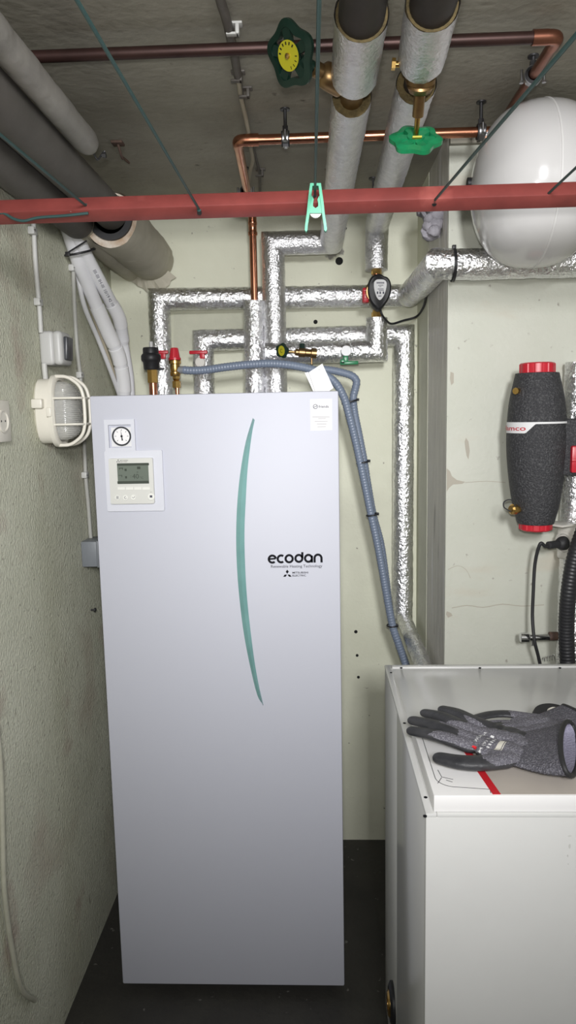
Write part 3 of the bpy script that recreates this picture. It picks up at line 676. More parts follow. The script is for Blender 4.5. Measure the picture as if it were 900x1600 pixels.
obj('bonnet', MB().lathe(vb2, sd2, [(0.023, 0.0), (0.0235, LL*0.10), (0.021, LL*0.12), (0.024, LL*0.14), (0.024, LL*0.20), (0.021, LL*0.22), (0.023, LL*0.25), (0.018, LL*0.33), (0.0095, LL*0.36), (0.0095, LL*0.66), (0.007, LL*0.67), (0.005, LL*0.67)], 28), 'brass_dull', gv2)
obj('body', MB().cyl(vb2-Y*0.05+Z*0.008, vb2+Y*0.06+Z*0.008, 0.021), 'brass_dull', gv2)
q = P(612, 100, y=vb2.y); obj('drain_plug', MB().cyl(q, vb2, 0.005, seg=12).lathe(q, (vb2-q), [(0.009, 0), (0.009, 0.006), (0.005, 0.006)], 6, False), 'brass', gv2)

# ------------------------------------------------------------------ pump under the second overhead pipe
pc = Vector((v2.x+0.001, yF2, 0)); zt_ = P(588, 422, y=yF2).z; zb_ = zlow
pm = thing('circulation_pump', 'black teardrop circulation pump with white label and red clip', 'pump', (v2.x, yF2, zb_))
obj('pipe_stub', MB().cyl((v2.x, yF2, zb_-0.02), (v2.x, yF2, zt_+0.02), 0.011), 'copper', pm)
for (z0, z1) in ((P(588, 429, y=yF2).z, P(588, 419, y=yF2).z), (P(588, 496, y=yF2).z, P(588, 485, y=yF2).z)):
    obj('union_nut', MB().lathe((v2.x, yF2, z0), Z, [(0.016, 0), (0.016, (z1-z0)*0.7), (0.0125, (z1-z0)*0.72), (0.0125, z1-z0)], 8, False), 'brass', pm)
def pump_o(s, yy):
    pts = [(607-7, 430), (594, 427), (583, 429.5), (576, 440), (574.5, 455), (578, 470), (585, 480), (592, 484.5), (599, 479), (607, 468), (611.5, 455), (611.5, 442), (607, 433)]
    cx, cy = 593, 453
    return spline([P(cx+(u-cx)*s, cy+(v-cy)*s, y=yy) for u, v in pts+[pts[0]]], 4)[:-1]
yf = yF2-0.085
mb = MB(); secs = [(0.86, yf), (0.96, yf+0.004), (1.0, yf+0.012), (1.0, yf+0.045), (0.95, yf+0.055)]
V = []; n = 0
for s_, y_ in secs:
    # keep the true size as the section moves back
    base = pump_o(s_, yf); n = len(base); V += [Vector((p.x, y_, p.z)) for p in base]
Fc = [(i*n+k, i*n+(k+1) % n, (i+1)*n+(k+1) % n, (i+1)*n+k) for i in range(len(secs)-1) for k in range(n)]+[tuple(range(n)), tuple(range((len(secs)-1)*n, len(secs)*n))]
mb.add(V, Fc, True); hd = obj('head', mb, 'black_plastic', pm)
lab = [(584.5, 441), (588, 437.3), (594, 436.7), (600, 437.3), (603.7, 441), (604, 447), (602, 456), (598.5, 464), (593.5, 468.8), (589, 465), (586, 457), (584.3, 448)]
lb = obj('label', MB().prism([Vector((p.x, yf-0.0003, p.z)) for p in spline([P(u, v, y=yf) for u, v in lab+[lab[0]]], 3)[:-1]], -Y*0.0008), 'sticker', hd)
mb = MB(); yl = yf-0.0012
[mb.prism(*quad(588.6+k*2.05, 440.6, 590.0+k*2.05, 443.2, yl, 0.0001)) for k in range(6)]
for (a, b, v) in ((591, 599, 445.8), (592.5, 596, 448), (590, 599.5, 451.5), (592, 600, 453.8)): mb.prism(*quad(a, v-0.35, b, v+0.35, yl, 0.0001))
for a in (588.8, 593, 598): mb.prism(*quad(a, 455.5, a+2.2, 459.3, yl, 0.0001))
mb.prism(*quad(591, 462, 596, 463, yl, 0.0001))
obj('label_print', mb, 'ink_grey', lb)
mb = MB().lathe((v2.x-0.006, yF2-0.042, P(588, 462, y=yF2).z), -Y, [(0.034, -0.012), (0.036, 0.0), (0.036, 0.028), (0.031, 0.034)], 32)
obj('housing', mb, 'brass_dull', pm)
q = P(571, 462, y=yF2-0.055); obj('red_clip', MB().box(q, (0.020, 0.035, 0.044), 0.005), 'red_plastic', pm)
for k in range(3): obj('clip_rib', MB().box(q+Vector((0, -0.0185, -0.013+k*0.013)), (0.017, 0.003, 0.005), 0.001), 'red_plastic', pm)
cord = [P(594, 484, y=yf+0.03), P(597, 492, y=yf+0.03), P(603, 500, y=yf+0.05), P(612, 506, y=0.58), P(630, 501, y=0.60), P(650, 495, y=0.60), P(660, 483, y=0.56), P(665, 468, y=0.5), P(667, 454, y=0.45), P(668, 440, y=0.42)]
tag(obj('power_cord', MB().tube(spline(cord, 8), 0.0035, 10), 'black_plastic'), 'thin black cord from pump looping up behind foil pipe', 'cord')

# ------------------------------------------------------------------ small valves along the lower foil run
yv = yF2-RF-0.012
fv = thing('filling_valve', 'small brass filling valve with green and yellow wheel on foil pipe', 'valve', P(455, 552, y=yv))
c = P(441, 548, y=yv-0.012); fx = Vector((-0.45, -0.88, -0.1)).normalized()
w2 = obj('wheel', wheel_mb(c, fx, 0.0235, 5, 0.007, 0.008, 1.3), 'green_dark', fv)
obj('disc', MB().lathe(c+fx*0.0042, fx, [(0, 0), (0.0155, 0), (0.0155, 0.001), (0, 0.001)], 24, sx=0.72), 'yellow_disc', w2)
du, dw = orth(fx); obj('disc_mark', MB().ribbon(ellipse(c+fx*0.0054, du, dw, 0.0035, 0.0055, 16, 0.5, 5.6), 0.0012, fx, fx*0.0002), 'ink', w2)
A = P(445, 549, y=yv-0.006); B = P(489, 552, y=yv)
ax = (B-A).normalized()
obj('spindle', MB().cyl(A, A+ax*0.05, 0.0045), 'brass_dull', fv)
obj('body', MB().lathe(A+ax*0.03, ax, [(0.006, 0), (0.010, 0.004), (0.010, 0.012), (0.014, 0.014), (0.014, 0.032), (0.012, 0.034), (0.012, 0.05), (0.015, 0.052), (0.015, 0.068)], 18), 'brass_dull', fv)
q = P(472, 541, y=yv); obj('drain_cap', MB().cyl(q-Z*0.02, q+Z*0.008, 0.0085, seg=8, smooth=False), 'green_dark', fv)
q = P(487, 566, y=yv); obj('bleed_spout', MB().cyl(q-Z*0.006, q+Z*0.03, 0.003), 'brass_dull', fv)
bv = thing('ball_valve', 'thermometer ball valve with white round dial and green handle', 'valve', P(540, 551, y=yv))
q = P(540.5, 549, y=yF2-RF)
obj('dial', MB().lathe(q, -Y, [(0.0115, -0.01), (0.0165, 0.004), (0.0165, 0.02), (0.015, 0.0225), (0, 0.0225)], 28), 'plastic_white', bv)
q = P(540, 563, y=yv-0.008)
obj('handle', MB().box(q+Z*0.004, (0.016, 0.008, 0.02), 0.002).box(P(545.5, 567, y=yv-0.008), (0.056, 0.010, 0.011), 0.003).box(P(535.5, 565, y=yv-0.008), (0.014, 0.010, 0.015), 0.002), 'green_wheel', bv)
obj('neck', MB().cyl(P(540.5, 549, y=yF2-RF+0.005), P(540.5, 549, y=yF2-0.02), 0.008), 'brass', bv)
# red ball valves on the two left risers
def red_valve(u, v, y, label, cap):
    c = P(u, v, y=y)
    t = thing('ball_valve', label, 'valve', c)
    obj('lever', MB().box(c, (0.058, 0.010, 0.011), 0.003).box(c+Vector((0.012, 0, -0.010)), (0.016, 0.009, 0.022), 0.003), 'red_plastic', t)
    obj('stem', MB().cyl(c+Vector((0.012, 0.004, -0.004)), c+Vector((0.012, 0.05, -0.004)), 0.005), 'brass', t)
    if cap:
        q = P(312.5, 566, y=y-0.001); obj('dial', MB().lathe(q+Y*0.02, -Y, [(0.012, 0), (0.0165, 0.006), (0.0165, 0.02), (0.014, 0.0225), (0, 0.0225)], 28), 'socket_white', t)
red_valve(310, 550.5, yF4-0.04-RF-0.008, 'ball valve with red lever and white dial on the riser beside grey hose', True)
red_valve(249, 550.5, yF3-0.03-RF-0.006, 'ball valve with red lever mostly hidden by the black air vent', False)
# automatic air vent
yv = 0.47
def z_(v, u=240): return P(u, v, y=yv).z
xa = P(236, 560, y=yv).x
av = thing('air_vent', 'black automatic air vent on a brass nut and copper stub', 'air vent', (xa, yv, ZT))
obj('copper_stub', MB().lathe((xa+0.003, yv, ZT), Z, [(0.0125, 0), (0.0125, z_(597)-ZT)], 22), 'copper', av)
obj('nut', MB().lathe((xa+0.003, yv, z_(598)), Z, [(0.0165, 0), (0.0165, z_(578)-z_(598))], 6, False).lathe((xa+0.003, yv, z_(599)), Z, [(0.012, 0), (0.015, 0.004)], 20), 'brass', av)
h0 = z_(578)
obj('float_housing', MB().lathe((xa, yv, h0), Z, [(0.0, 0), (0.021, 0), (0.023, 0.004), (0.024, 0.022), (0.0275, 0.026), (0.0295, 0.03), (0.0295, 0.042), (0.026, 0.047), (0.0235, 0.049), (0.0235, 0.062), (0.022, 0.066), (0, 0.066)], 32), 'black_plastic', av)
obj('vent_pin', MB().cyl((xa+0.002, yv, h0+0.062), (xa+0.002, yv, h0+0.084), 0.006, seg=14, bev=0.001), 'switch_grey', av)
obj('cap_strap', MB().box((xa+0.03, yv-0.006, h0+0.002), (0.022, 0.008, 0.006), 0.002), 'black_plastic', av)
# safety valve
xs = P(273, 560, y=yv).x
sv = thing('safety_valve', 'brass safety valve with red ribbed cap feeding the grey hose', 'valve', (xs, yv, ZT))
def z2(v): return P(273, v, y=yv).z
mb = MB().lathe((xs+0.004, yv, ZT), Z, [(0.006, 0), (0.006, z2(605)-ZT), (0.0085, z2(604)-ZT)], 16)
obj('stub', mb, 'copper', sv)
obj('nut', MB().lathe((xs+0.003, yv, z2(606)), Z, [(0.0135, 0), (0.0135, z2(596)-z2(606)), (0.008, z2(595)-z2(606)), (0.012, z2(592)-z2(606)), (0.012, z2(588)-z2(606))], 6, False), 'brass', sv)
obj('body', MB().lathe((xs, yv, z2(588)), Z, [(0.013, 0), (0.0155, 0.003), (0.0155, 0.012), (0.013, 0.014), (0.0145, 0.02), (0.0145, 0.035), (0.0185, 0.037), (0.0185, 0.046), (0.015, 0.05), (0, 0.05)], 24), 'brass', sv)
hc = z2(588)+0.050; seg = 20; V = []
for (r, h) in ((0.0185, 0), (0.0185, 0.006), (0.016, 0.007), (0.0115, 0.034), (0.0100, 0.036)):
    for k in range(40):
        a = 2*math.pi*k/40; rr = r*(1.0 if k % 4 < 2 or h < 0.0065 else 0.93); V.append(Vector((xs+rr*math.cos(a), yv+rr*math.sin(a), hc-0.002+h)))
Fc = [(i*40+k, i*40+(k+1) % 40, (i+1)*40+(k+1) % 40, (i+1)*40+k) for i in range(4) for k in range(40)]+[tuple(range(160, 200))]
mb = MB(); mb.add(V, Fc, False); obj('cap', mb, 'red_plastic', sv)
oc = P(284, 578, y=yv); obj('outlet', MB().cyl(Vector((xs, yv, oc.z)), oc+X*0.006, 0.011), 'box_grey', sv)

# ------------------------------------------------------------------ grey hoses with cable ties, small white box
def hose(pts, r, label, ribs=True):
    path = spline(pts, 26)
    # resample evenly
    L_ = [0.0]
    for i in range(1, len(path)): L_.append(L_[-1]+(path[i]-path[i-1]).length)
    n_ = int(L_[-1]/0.0022); out = []; j = 0
    for k in range(n_+1):
        t = L_[-1]*k/n_
        while j < len(L_)-2 and L_[j+1] < t: j += 1
        f_ = (t-L_[j])/max(1e-9, L_[j+1]-L_[j]); out.append(path[j].lerp(path[j+1], f_))
    mb = MB().tube(out, r, 16, rfun=(lambda i: r+(0.0007 if (i//2) % 2 else -0.0003)) if ribs else None)
    return mb
h1 = [(286, 578, yv), (300, 579, yv), (322, 578, yv), (350, 574, yv-.005), (385, 570, .46), (420, 568, .455), (450, 570, .45), (478, 575, .45), (500, 582, .45), (522, 596, .45), (537, 620, .455), (546, 650, .46), (556, 690, .47), (563, 722, .47), (572, 765, .475), (580, 804, .475), (590, 850, .475), (600, 905, .475), (607, 945, .475), (614, 980, .475), (622, 1004, .475), (632, 1032, .475), (645, 1070, .47), (660, 1120, .46)]
tag(obj('drain_hose', hose([P(u, v, y=y_) for u, v, y_ in h1], 0.0118, ''), 'hose_grey'), 'grey corrugated hose running from red-capped safety valve over the cabinet and down', 'hose')
h2 = [(505, 577, .50), (520, 579, .50), (538, 583, .50), (551, 588, .50), (557, 596, .50), (555, 608, .50), (552, 622, .495), (554, 645, .49), (561, 680, .485), (569, 722, .485), (575, 760, .49), (583, 804, .495), (595, 850, .505), (603, 905, .51), (608, 945, .51), (614, 980, .505), (622, 1004, .505), (634, 1040, .50), (648, 1085, .49)]
tag(obj('drain_hose', hose([P(u, v, y=y_+(0.012 if v > 640 else 0.0)) for u, v, y_ in h2], 0.0112, ''), 'hose_grey'), 'grey hose starting behind small white box and kinking down along the other', 'hose')
tl = ['topmost cable tie binding the two grey hoses', 'cable tie binding grey hoses second below the kink', 'cable tie binding grey hoses at mid height of cabinet', 'lowest cable tie around grey hoses just above white cabinet']
for k, (u, v, wpx, tilt) in enumerate(((547.5, 627.5, 0.0255, 0.05), (567.5, 722, 0.0205, 0.03), (582, 804, 0.0185, 0.0), (613, 977, 0.0165, -0.15))):
    c = P(u, v, y=0.478); axd = Vector((0.2, 0, -1)).normalized(); sxx = Vector((1, 0, 0.2+tilt)).normalized()
    V = []; path = [c+sxx*(wpx*math.cos(t))+Y*(0.019*math.sin(t)) for t in [2*math.pi*i/40 for i in range(41)]]
    mb = MB().ribbon(path, 0.0002, axd, axd*0.005)
    mb = MB().tube(path, 0.0024, 8); mb.box(c+sxx*(wpx-0.003)-Y*0.008, (0.008, 0.007, 0.008), 0.001)
    tag(obj('cable_tie', mb, 'black_plastic'), tl[k], 'cable tie', 'cable ties on the grey hoses')
ys = 0.24
pts = [P(u, v, y=ys) for u, v in ((476, 578.5), (503, 565), (521, 602), (508, 610.3), (491.5, 611))]
zmin = min(p.z for p in pts); sh = Vector((0, 0, max(0, ZT-0.001-zmin)))
fr = [P(u, v, y=ys) for u, v in ((482.5, 577.5), (503.5, 564), (521, 602), (509, 610.6), (493.5, 610.9))]
sn_ = thing('sensor_box', 'small white plastic box leaning on top of the cabinet in front of hoses', 'sensor', (fr[3].x, ys, ZT))
lift = Z*(ZT+0.0005-min(p.z for p in fr))
obj('housing', MB().prism([p+lift for p in fr], Y*0.028), 'plastic_white', sn_)
fr2 = [P(u, v, y=ys)+lift for u, v in ((476, 578), (481.8, 577), (493, 610.9), (491.0, 610.9))]
obj('side_cover', MB().prism([p+Y*0.002 for p in fr2], Y*0.024), 'plastic_white', sn_)
ctr = P(499, 573, y=ys)+lift; obj('latch', MB().box(ctr-Y*0.0012, (0.007, 0.003, 0.002), 0), 'clip_grey', sn_)

# ------------------------------------------------------------------ grey pipes along the left of the ceiling
def pipe_thing(label): return thing('insulated_pipe', label, 'pipe', (0, 0, 2.0))
L1 = (0.083, 2.094, 0.025); L2 = (0.016, 2.066, 0.0425); L3 = (-0.07, 2.042, 0.042)
t = thing('insulated_pipe', 'slim pale grey taped pipe with a tied-off loose end under ceiling', 'pipe', (L1[0], -1.0, L1[1]))
yl = P(152, 228, z=L1[1]).y
mb = MB(); path = [Vector((L1[0], y_, L1[1])) for y_ in np.linspace(-1.9, yl-0.03, 90)]+[Vector((L1[0]+0.001, yl-0.015, L1[1]-0.002)), Vector((L1[0]+0.002, yl-0.004, L1[1]-0.004)), Vector((L1[0]+0.003, yl+0.004, L1[1]-0.006))]
def rl1(i):
    if i >= 92: return 0.006
    if i == 91: return 0.016
    if i == 90: return 0.022
    return 0.025+0.0006*math.sin(i*0.8)+0.0005*math.sin(i*2.1)
obj('tape_wrap', mb.tube(path, 0.025, 24, rfun=rl1), 'grey_tape', t)
q = Vector((L1[0]+0.004, yl+0.004, L1[1]-0.010))
obj('tie_wire', MB().tube(spline([q, q+Vector((0.006, 0.01, -0.012)), q+Vector((0.012, 0.02, 0.0)), q+Vector((0.02, 0.02, 0.008))], 6), 0.0022, 8).lathe(q+Vector((0.014, 0.02, 0)), X, [(0.006, 0), (0.006, 0.008)], 6, False), 'steel_dark', t)
t = thing('insulated_pipe', 'thick grey foam-wrapped pipe below ceiling ending in paper-wrapped sleeve at wall', 'pipe', (L2[0], 0, L2[1]))
yr = 0.215
obj('foam_sleeve', MB().tube([(L2[0], y_, L2[1]) for y_ in np.linspace(-1.9, yr+0.03, 40)], L2[2], 32), 'grey_wrap', t)
P2 = (0.012, 2.05, 0.073)
obj('black_collar', MB().lathe((P2[0], yr+0.006, P2[1]+0.006), Y, [(0.042, 0), (0.058, 0), (0.058, 0.03), (0.042, 0.03), (0.042, 0)], 36), 'black_rubber', t)
obj('wool_end', MB().lathe((P2[0], yr+0.016, P2[1]), Y, [(0.04, 0), (0.070, 0), (0.070, 0.02), (0.04, 0.02)], 36), 'wool_white', t)
mb = MB(); V = []; N_ = 40; ys_ = np.linspace(yr, YB-0.005, 26)
for j, y_ in enumerate(ys_):
    for k in range(N_):
        a = 2*math.pi*k/N_; p = Vector((math.cos(a), 0, math.sin(a)))
        rr = P2[2]+0.0035*noise.noise(Vector((p.x*2.2, y_*9, p.z*2.2)))+0.002*noise.noise(Vector((p.x*6, y_*22, p.z*6)))
        yy = y_+(0.012*noise.noise(Vector((p.x*2, 0, p.z*2))) if j == 0 else 0)
        V.append(Vector((P2[0]+p.x*rr, yy, P2[1]+p.z*rr)))
mb.add(V, [(i*N_+k, i*N_+(k+1) % N_, (i+1)*N_+(k+1) % N_, (i+1)*N_+k) for i in range(len(ys_)-1) for k in range(N_)], True)
obj('paper_sleeve', mb, 'paper_wrap', t)
mb = MB(); V = []
for k in range(13):
    a = math.radians(215+k*9); p = Vector((math.cos(a), 0, math.sin(a)))
    V.append(Vector((P2[0]+p.x*P2[2], YB-0.03, P2[1]+p.z*P2[2]))); V.append(Vector((P2[0]+p.x*(P2[2]+0.018+0.016*random.random()), YB-0.02+0.012*random.random(), P2[1]+p.z*(P2[2]+0.018+0.014*random.random())-0.006)))
mb.add(V, [(2*k, 2*k+1, 2*k+3, 2*k+2) for k in range(12)]); mb.add([v-Y*0.0012 for v in V], [(2*k, 2*k+2, 2*k+3, 2*k+1) for k in range(12)])
obj('torn_paper', mb, 'paper_wrap', t)
t = thing('insulated_pipe', 'lower grey foam-wrapped pipe tight against left wall with rounded end', 'pipe', (L3[0], 0, L3[1]))
ye = P(150, 374, z=L3[1]-0.04).y
yend = ye - 0.02
path = [Vector((L3[0], y_, L3[1])) for y_ in np.linspace(-1.9, yend, 30)]+[Vector((L3[0], yend+0.012, L3[1])), Vector((L3[0], yend+0.022, L3[1])), Vector((L3[0], yend+0.028, L3[1]))]
rr3 = [L3[2]]*30+[L3[2]*0.94, L3[2]*0.78, L3[2]*0.5]
obj('foam_sleeve', MB().tube(path, L3[2], 32, rfun=lambda i: rr3[i]), 'grey_wrap', t)
obj('paper_sleeve', MB().mitre([(-0.066, yend+0.005, 2.045), (-0.06, 0.45, 2.02), (-0.055, YB-0.002, 2.015)], 0.036, seed=21, amp=0.002), 'paper_wrap', t)

# ------------------------------------------------------------------ white insulated refrigerant pipes and cables
def wp(lst): return [P(u, v, y=y_) for u, v, y_ in lst]
pa = [P(u, v, x=x_) for u, v, x_ in ((98, 338, -.104), (106, 358, -.103), (114, 382, -.102), (123, 410, -.1), (136, 443, -.096))]+wp([ (153, 483, .39), (170, 522, .43), (184, 552, .47), (191, 582, .50), (194, 606, .52), (194, 625, .53)])
pb = [P(u, v, x=x_) for u, v, x_ in ((108, 338, -.085), (116, 358, -.085), (126, 382, -.082), (139, 408, -.075), (155, 438, -.065))]+wp([ (172, 470, .42), (186, 497, .46), (192, 529, .50), (198, 564, .53), (202, 590, .55), (204, 625, .56)])
def shift_in(pts, r): return [Vector((max(p.x, XL+r+0.002), p.y, p.z)) for p in pts]
ra = thing('refrigerant_pipe', 'white insulated pipe with taped joints nearest the lamp, entering cabinet top', 'pipe', pa[-1])
SA = spline(shift_in(pa, 0.0205), 10); obj('white_foam', MB().tube(SA, 0.0195, 20), 'foam_white', ra)
def sleeve(S, i0, i1, r, parent): obj('tape_sleeve', MB().tube(S[i0:i1], r, 20, rfun=None), 'tape_white', parent)
sleeve(SA, 49, 66, 0.0215, ra); sleeve(SA, 67, 76, 0.0222, ra); sleeve(SA, 77, 93, 0.0215, ra)
rbp = thing('refrigerant_pipe', 'white insulated pipe with printed lettering, entering cabinet top behind the other', 'pipe', pb[-1])
SB = spline(shift_in(pb, 0.0205), 10); fo = obj('white_foam', MB().tube(SB, 0.0185, 20, rfun=lambda i: 0.0185 if i < 72 else 0.0145), 'foam_white', rbp)
sleeve(SB, 52, 65, 0.0205, rbp)
# printed lettering on the second pipe
mb = MB(); s0 = SB[32]; s1_ = SB[51]; ux = (s1_-s0).normalized(); vw = (CAM-s0).normalized(); uy = vw.cross(ux).normalized(); nn_ = ux.cross(uy)
cut = [(0.06, 'III-III'), (0.34, 'IH-III'), (0.58, '10/19'), (0.80, '42 10')]
L_ = (s1_-s0).length
for f_, tx in cut:
    i_ = 32+int(f_*19); o_ = SB[i_]+nn_*0.0188-uy*0.003; uxx = (SB[min(i_+5, 52)]-SB[i_]).normalized()
    text_mb(tx, o_, uxx, uy, L_*0.2, 0.0085, mb, True)
mbv = [v for v in mb.v]
obj('lettering', mb, 'ink_grey', rbp)
c = (SA[25]+SB[24])/2
mb = MB(); path = [c+Vector((1, 0, 0.15)).normalized()*(0.040*math.cos(t_))+Vector((0, 0.9, 0.3)).normalized()*(0.045*math.sin(t_)) for t_ in [2*math.pi*i/40 for i in range(41)]]
path = [Vector((max(p.x, XL+0.003), p.y, p.z)) for p in path]
mb.tube(path, 0.003, 8).box(c+Vector((-0.018, -0.046, -0.014)), (0.012, 0.008, 0.01), 0.001).tube([c+Vector((-0.018, -0.048, -0.012)), c+Vector((0.035, -0.046, 0.018))], 0.0022, 6)
tag(obj('cable_tie', mb, 'black_plastic'), 'black cable tie bundling white insulated pipes under the red bar', 'cable tie')
cw = wp([(116, 405, .33), (120, 430, .335), (132, 479, .36), (153, 529, .42), (171, 575, .47), (186, 616, .52), (189, 628, .53)])
tag(obj('cable', MB().tube(spline(shift_in(cw, 0.008), 10), 0.0068, 12), 'plastic_white'), 'thin white cable slanting down beside white insulated pipes', 'cable')
cb2 = wp([(126, 420, .36), (138, 470, .39), (152, 510, .43), (166, 548, .47), (180, 590, .52), (190, 628, .55)])
tag(obj('cable', MB().tube(spline(shift_in(cb2, 0.006), 10), 0.005, 12), 'cable_beige'), 'thin beige cable half hidden between white insulated pipes', 'cable')

# ------------------------------------------------------------------ things on the left wall
def wlp(u, v, dx=0.0): return P(u, v, x=XL+dx)
def wall_cable(pts, r, m, label): return obj('cable', MB().tube(spline([wlp(u, v, r+0.003) for u, v in pts], 8), r, 12), m, None, label, 'cable')
wall_cable([(52, 345), (53, 362), (55, 402), (58, 440), (62, 485), (64, 520)], 0.0055, 'clip_grey', 'grey cable running down left wall into the light switch')
wall_cable([(69, 568), (70, 580), (72, 598)], 0.0065, 'clip_grey', 'short grey cable from the light switch to the lamp')
wall_cable([(114, 400), (115, 440), (117, 490), (121, 550), (126, 592), (129, 640), (132, 700), (134, 745), (138, 790), (141, 830), (143, 852)], 0.0055, 'cable_grey', 'grey cable running down left wall to the junction box')
wall_cable([(-6, 1130), (1, 1200), (4, 1300), (6, 1380), (12, 1440), (20, 1490), (28, 1530), (38, 1552), (54, 1563)], 0.0055, 'painted_cable', 'painted-over cable curving down the lower left wall')
cl = ['cable clip on left wall just under the red bar', 'cable clip on left wall above the light switch', 'cable clip behind the white insulated pipes', 'cable clip on left wall behind the lamp cage', 'cable clip on left wall below the lamp']
for k, (u, v) in enumerate(((51, 361), (60, 472), (113, 419), (125, 586), (133, 742))):
    c = wlp(u, v, 0.008)
    t = thing('cable_clip', cl[k], 'clip', c, 'cable clips on the left wall')
    obj('clip_body', MB().box(c, (0.016, 0.024, 0.018), 0.003), 'clip_grey', t)
    obj('nail', MB().cyl(c+Vector((0.004, -0.009, 0)), c+Vector((0.0105, -0.009, 0)), 0.0022, seg=10), 'steel', t)
# switch
c = wlp(66, 545); sw_ = thing('light_switch', 'grey surface-mounted light switch with dark rocker above the lamp', 'switch', c)
obj('back_box', MB().box(c+Vector((0.018, 0.016, 0)), (0.036, 0.076, 0.082), 0.009, seg=3), 'switch_grey', sw_)
obj('cover', MB().box(c+Vector((0.044, 0.016, 0)), (0.024, 0.076, 0.082), 0.010, seg=3), 'switch_grey', sw_)
obj('rocker', MB().box(c+Vector((0.059, 0.016, 0.0)), (0.010, 0.046, 0.056), 0.003, Matrix.Rotation(math.radians(4), 3, 'Y')), 'rocker', sw_)
# socket at the frame's left edge
c = wlp(2, 658); so = thing('wall_socket', 'cream wall socket on left wall near the lamp', 'socket', c)
obj('plate', MB().box(c+Vector((0.008, -0.03, 0)), (0.016, 0.084, 0.088), 0.004), 'cream', so)
obj('insert', MB().lathe(c+Vector((0.016, -0.03, 0)), X, [(0.0245, -0.002), (0.0245, 0.003), (0.021, 0.004), (0.019, 0.0015), (0.0, 0.0015)], 28), 'cream', so)
for s in (-1, 1): obj('pin_hole', MB().cyl(c+Vector((0.0170, -0.03+0.0095*s, 0)), c+Vector((0.0178, -0.03+0.0095*s, 0)), 0.0022, seg=10), 'hole_black', so)
# junction box
c = wlp(127, 866); jb = thing('junction_box', 'plain grey junction box on left wall partly behind the cabinet', 'box', c)
zt_ = wlp(127, 846).z; zb_ = wlp(127, 887).z
obj('housing', MB().box((XL+0.022, c.y+0.045, (zt_+zb_)/2), (0.044, 0.09, zt_-zb_), 0.003), 'box_grey', jb)
obj('lid', MB().box((XL+0.047, c.y+0.045, (zt_+zb_)/2), (0.006, 0.094, zt_-zb_+0.004), 0.002), 'box_grey', jb)
c = wlp(142, 953); mb = MB().cyl(c, c+X*0.012, 0.003, seg=10).lathe(c+X*0.010, X, [(0.0065, 0), (0.0065, 0.004), (0.003, 0.006)], 6, False)
tag(obj('wall_bolt', mb, 'steel_dark'), 'small dark bolt sticking out of left wall below junction box', 'bolt')
# bulkhead lamp: u along +y, out +x
lc = wlp(63, 643); lc = Vector((XL, lc.y+0.008, lc.z))
lm = thing('bulkhead_lamp', 'cream oval bulkhead wall lamp with ribbed glass and wire cage', 'lamp', lc)
def oval(a, b, pw=2.6, n_=48): # superellipse in (y, z)
    out = []
    for k in range(n_):
        t_ = 2*math.pi*k/n_; cs, sn2 = math.cos(t_), math.sin(t_)
        out.append((a*abs(cs)**(2/pw)*(1 if cs >= 0 else -1), b*abs(sn2)**(2/pw)*(1 if sn2 >= 0 else -1)))
    return out
def loft(secs, n_=48, caps=True, smooth=True, ripple=None):
    mb = MB(); V = []
    for (a, b, x) in secs:
        for (y_, z__) in oval(a, b, n_=n_): V.append(lc+Vector((x, y_, z__)))
    Fc = [(i*n_+k, i*n_+(k+1) % n_, (i+1)*n_+(k+1) % n_, (i+1)*n_+k) for i in range(len(secs)-1) for k in range(n_)]
    if caps: Fc += [tuple(range(n_)), tuple(range((len(secs)-1)*n_, len(secs)*n_))]
    mb.add(V, Fc, smooth); return mb
A_, B_ = 0.050, 0.078
obj('base', loft([(A_-0.004, B_-0.004, 0), (A_, B_, 0.004), (A_, B_, 0.034), (A_+0.002, B_+0.002, 0.036)]), 'cream', lm)
obj('rim', loft([(A_+0.001, B_+0.001, 0.034), (A_+0.009, B_+0.009, 0.037), (A_+0.010, B_+0.010, 0.047), (A_+0.004, B_+0.004, 0.051), (A_-0.004, B_-0.004, 0.050), (A_-0.004, B_-0.004, 0.036)], caps=False), 'cream', lm)
obj('reflector', loft([(A_-0.006, B_-0.006, 0.036), (A_-0.006, B_-0.006, 0.037)]), 'reflector', lm)
obj('bulb', MB().lathe(lc+Vector((0.066, 0, -0.03)), Z, [(0.0, 0), (0.012, 0.004), (0.012, 0.055), (0.008, 0.06), (0, 0.062)], 16), 'sticker', lm)
mb = MB(); V = []; NZ = 160; NA = 20
for j in range(NZ+1):
    zz = -1+2*j/NZ; zz = max(-0.995, min(0.995, zz))
    for k in range(NA+1):
        t_ = math.pi*k/NA
        wy = (A_-0.006)*(1-abs(zz)**3.2)**(1/2.6); dep = 0.056*(1-abs(zz)**3.6)**0.5
        rp = 1+0.06*math.sin(j*2*math.pi/5.0)
        V.append(lc+Vector((0.044+dep*math.sin(t_)**0.7*rp if 0 < k < NA else 0.044, -wy*math.cos(t_), (B_-0.006)*zz)))
mb.add(V, [(j*(NA+1)+k, j*(NA+1)+k+1, (j+1)*(NA+1)+k+1, (j+1)*(NA+1)+k) for j in range(NZ) for k in range(NA)], True)
obj('glass', mb, 'glass', lm, label='clear ribbed glass cover')
for y_ in (-0.021, 0.021):
    pth = [lc+Vector((0.046, y_, B_+0.004)), lc+Vector((0.075, y_, B_+0.004)), lc+Vector((0.105, y_, B_-0.018)), lc+Vector((0.113, y_, 0.03)), lc+Vector((0.113, y_, -0.03)), lc+Vector((0.105, y_, -B_+0.018)), lc+Vector((0.075, y_, -B_-0.004)), lc+Vector((0.046, y_, -B_-0.004))]
    obj('cage_hoop', MB().tube(fillet(pth, 0.03, 8), 0.0042, 10), 'cream', lm)
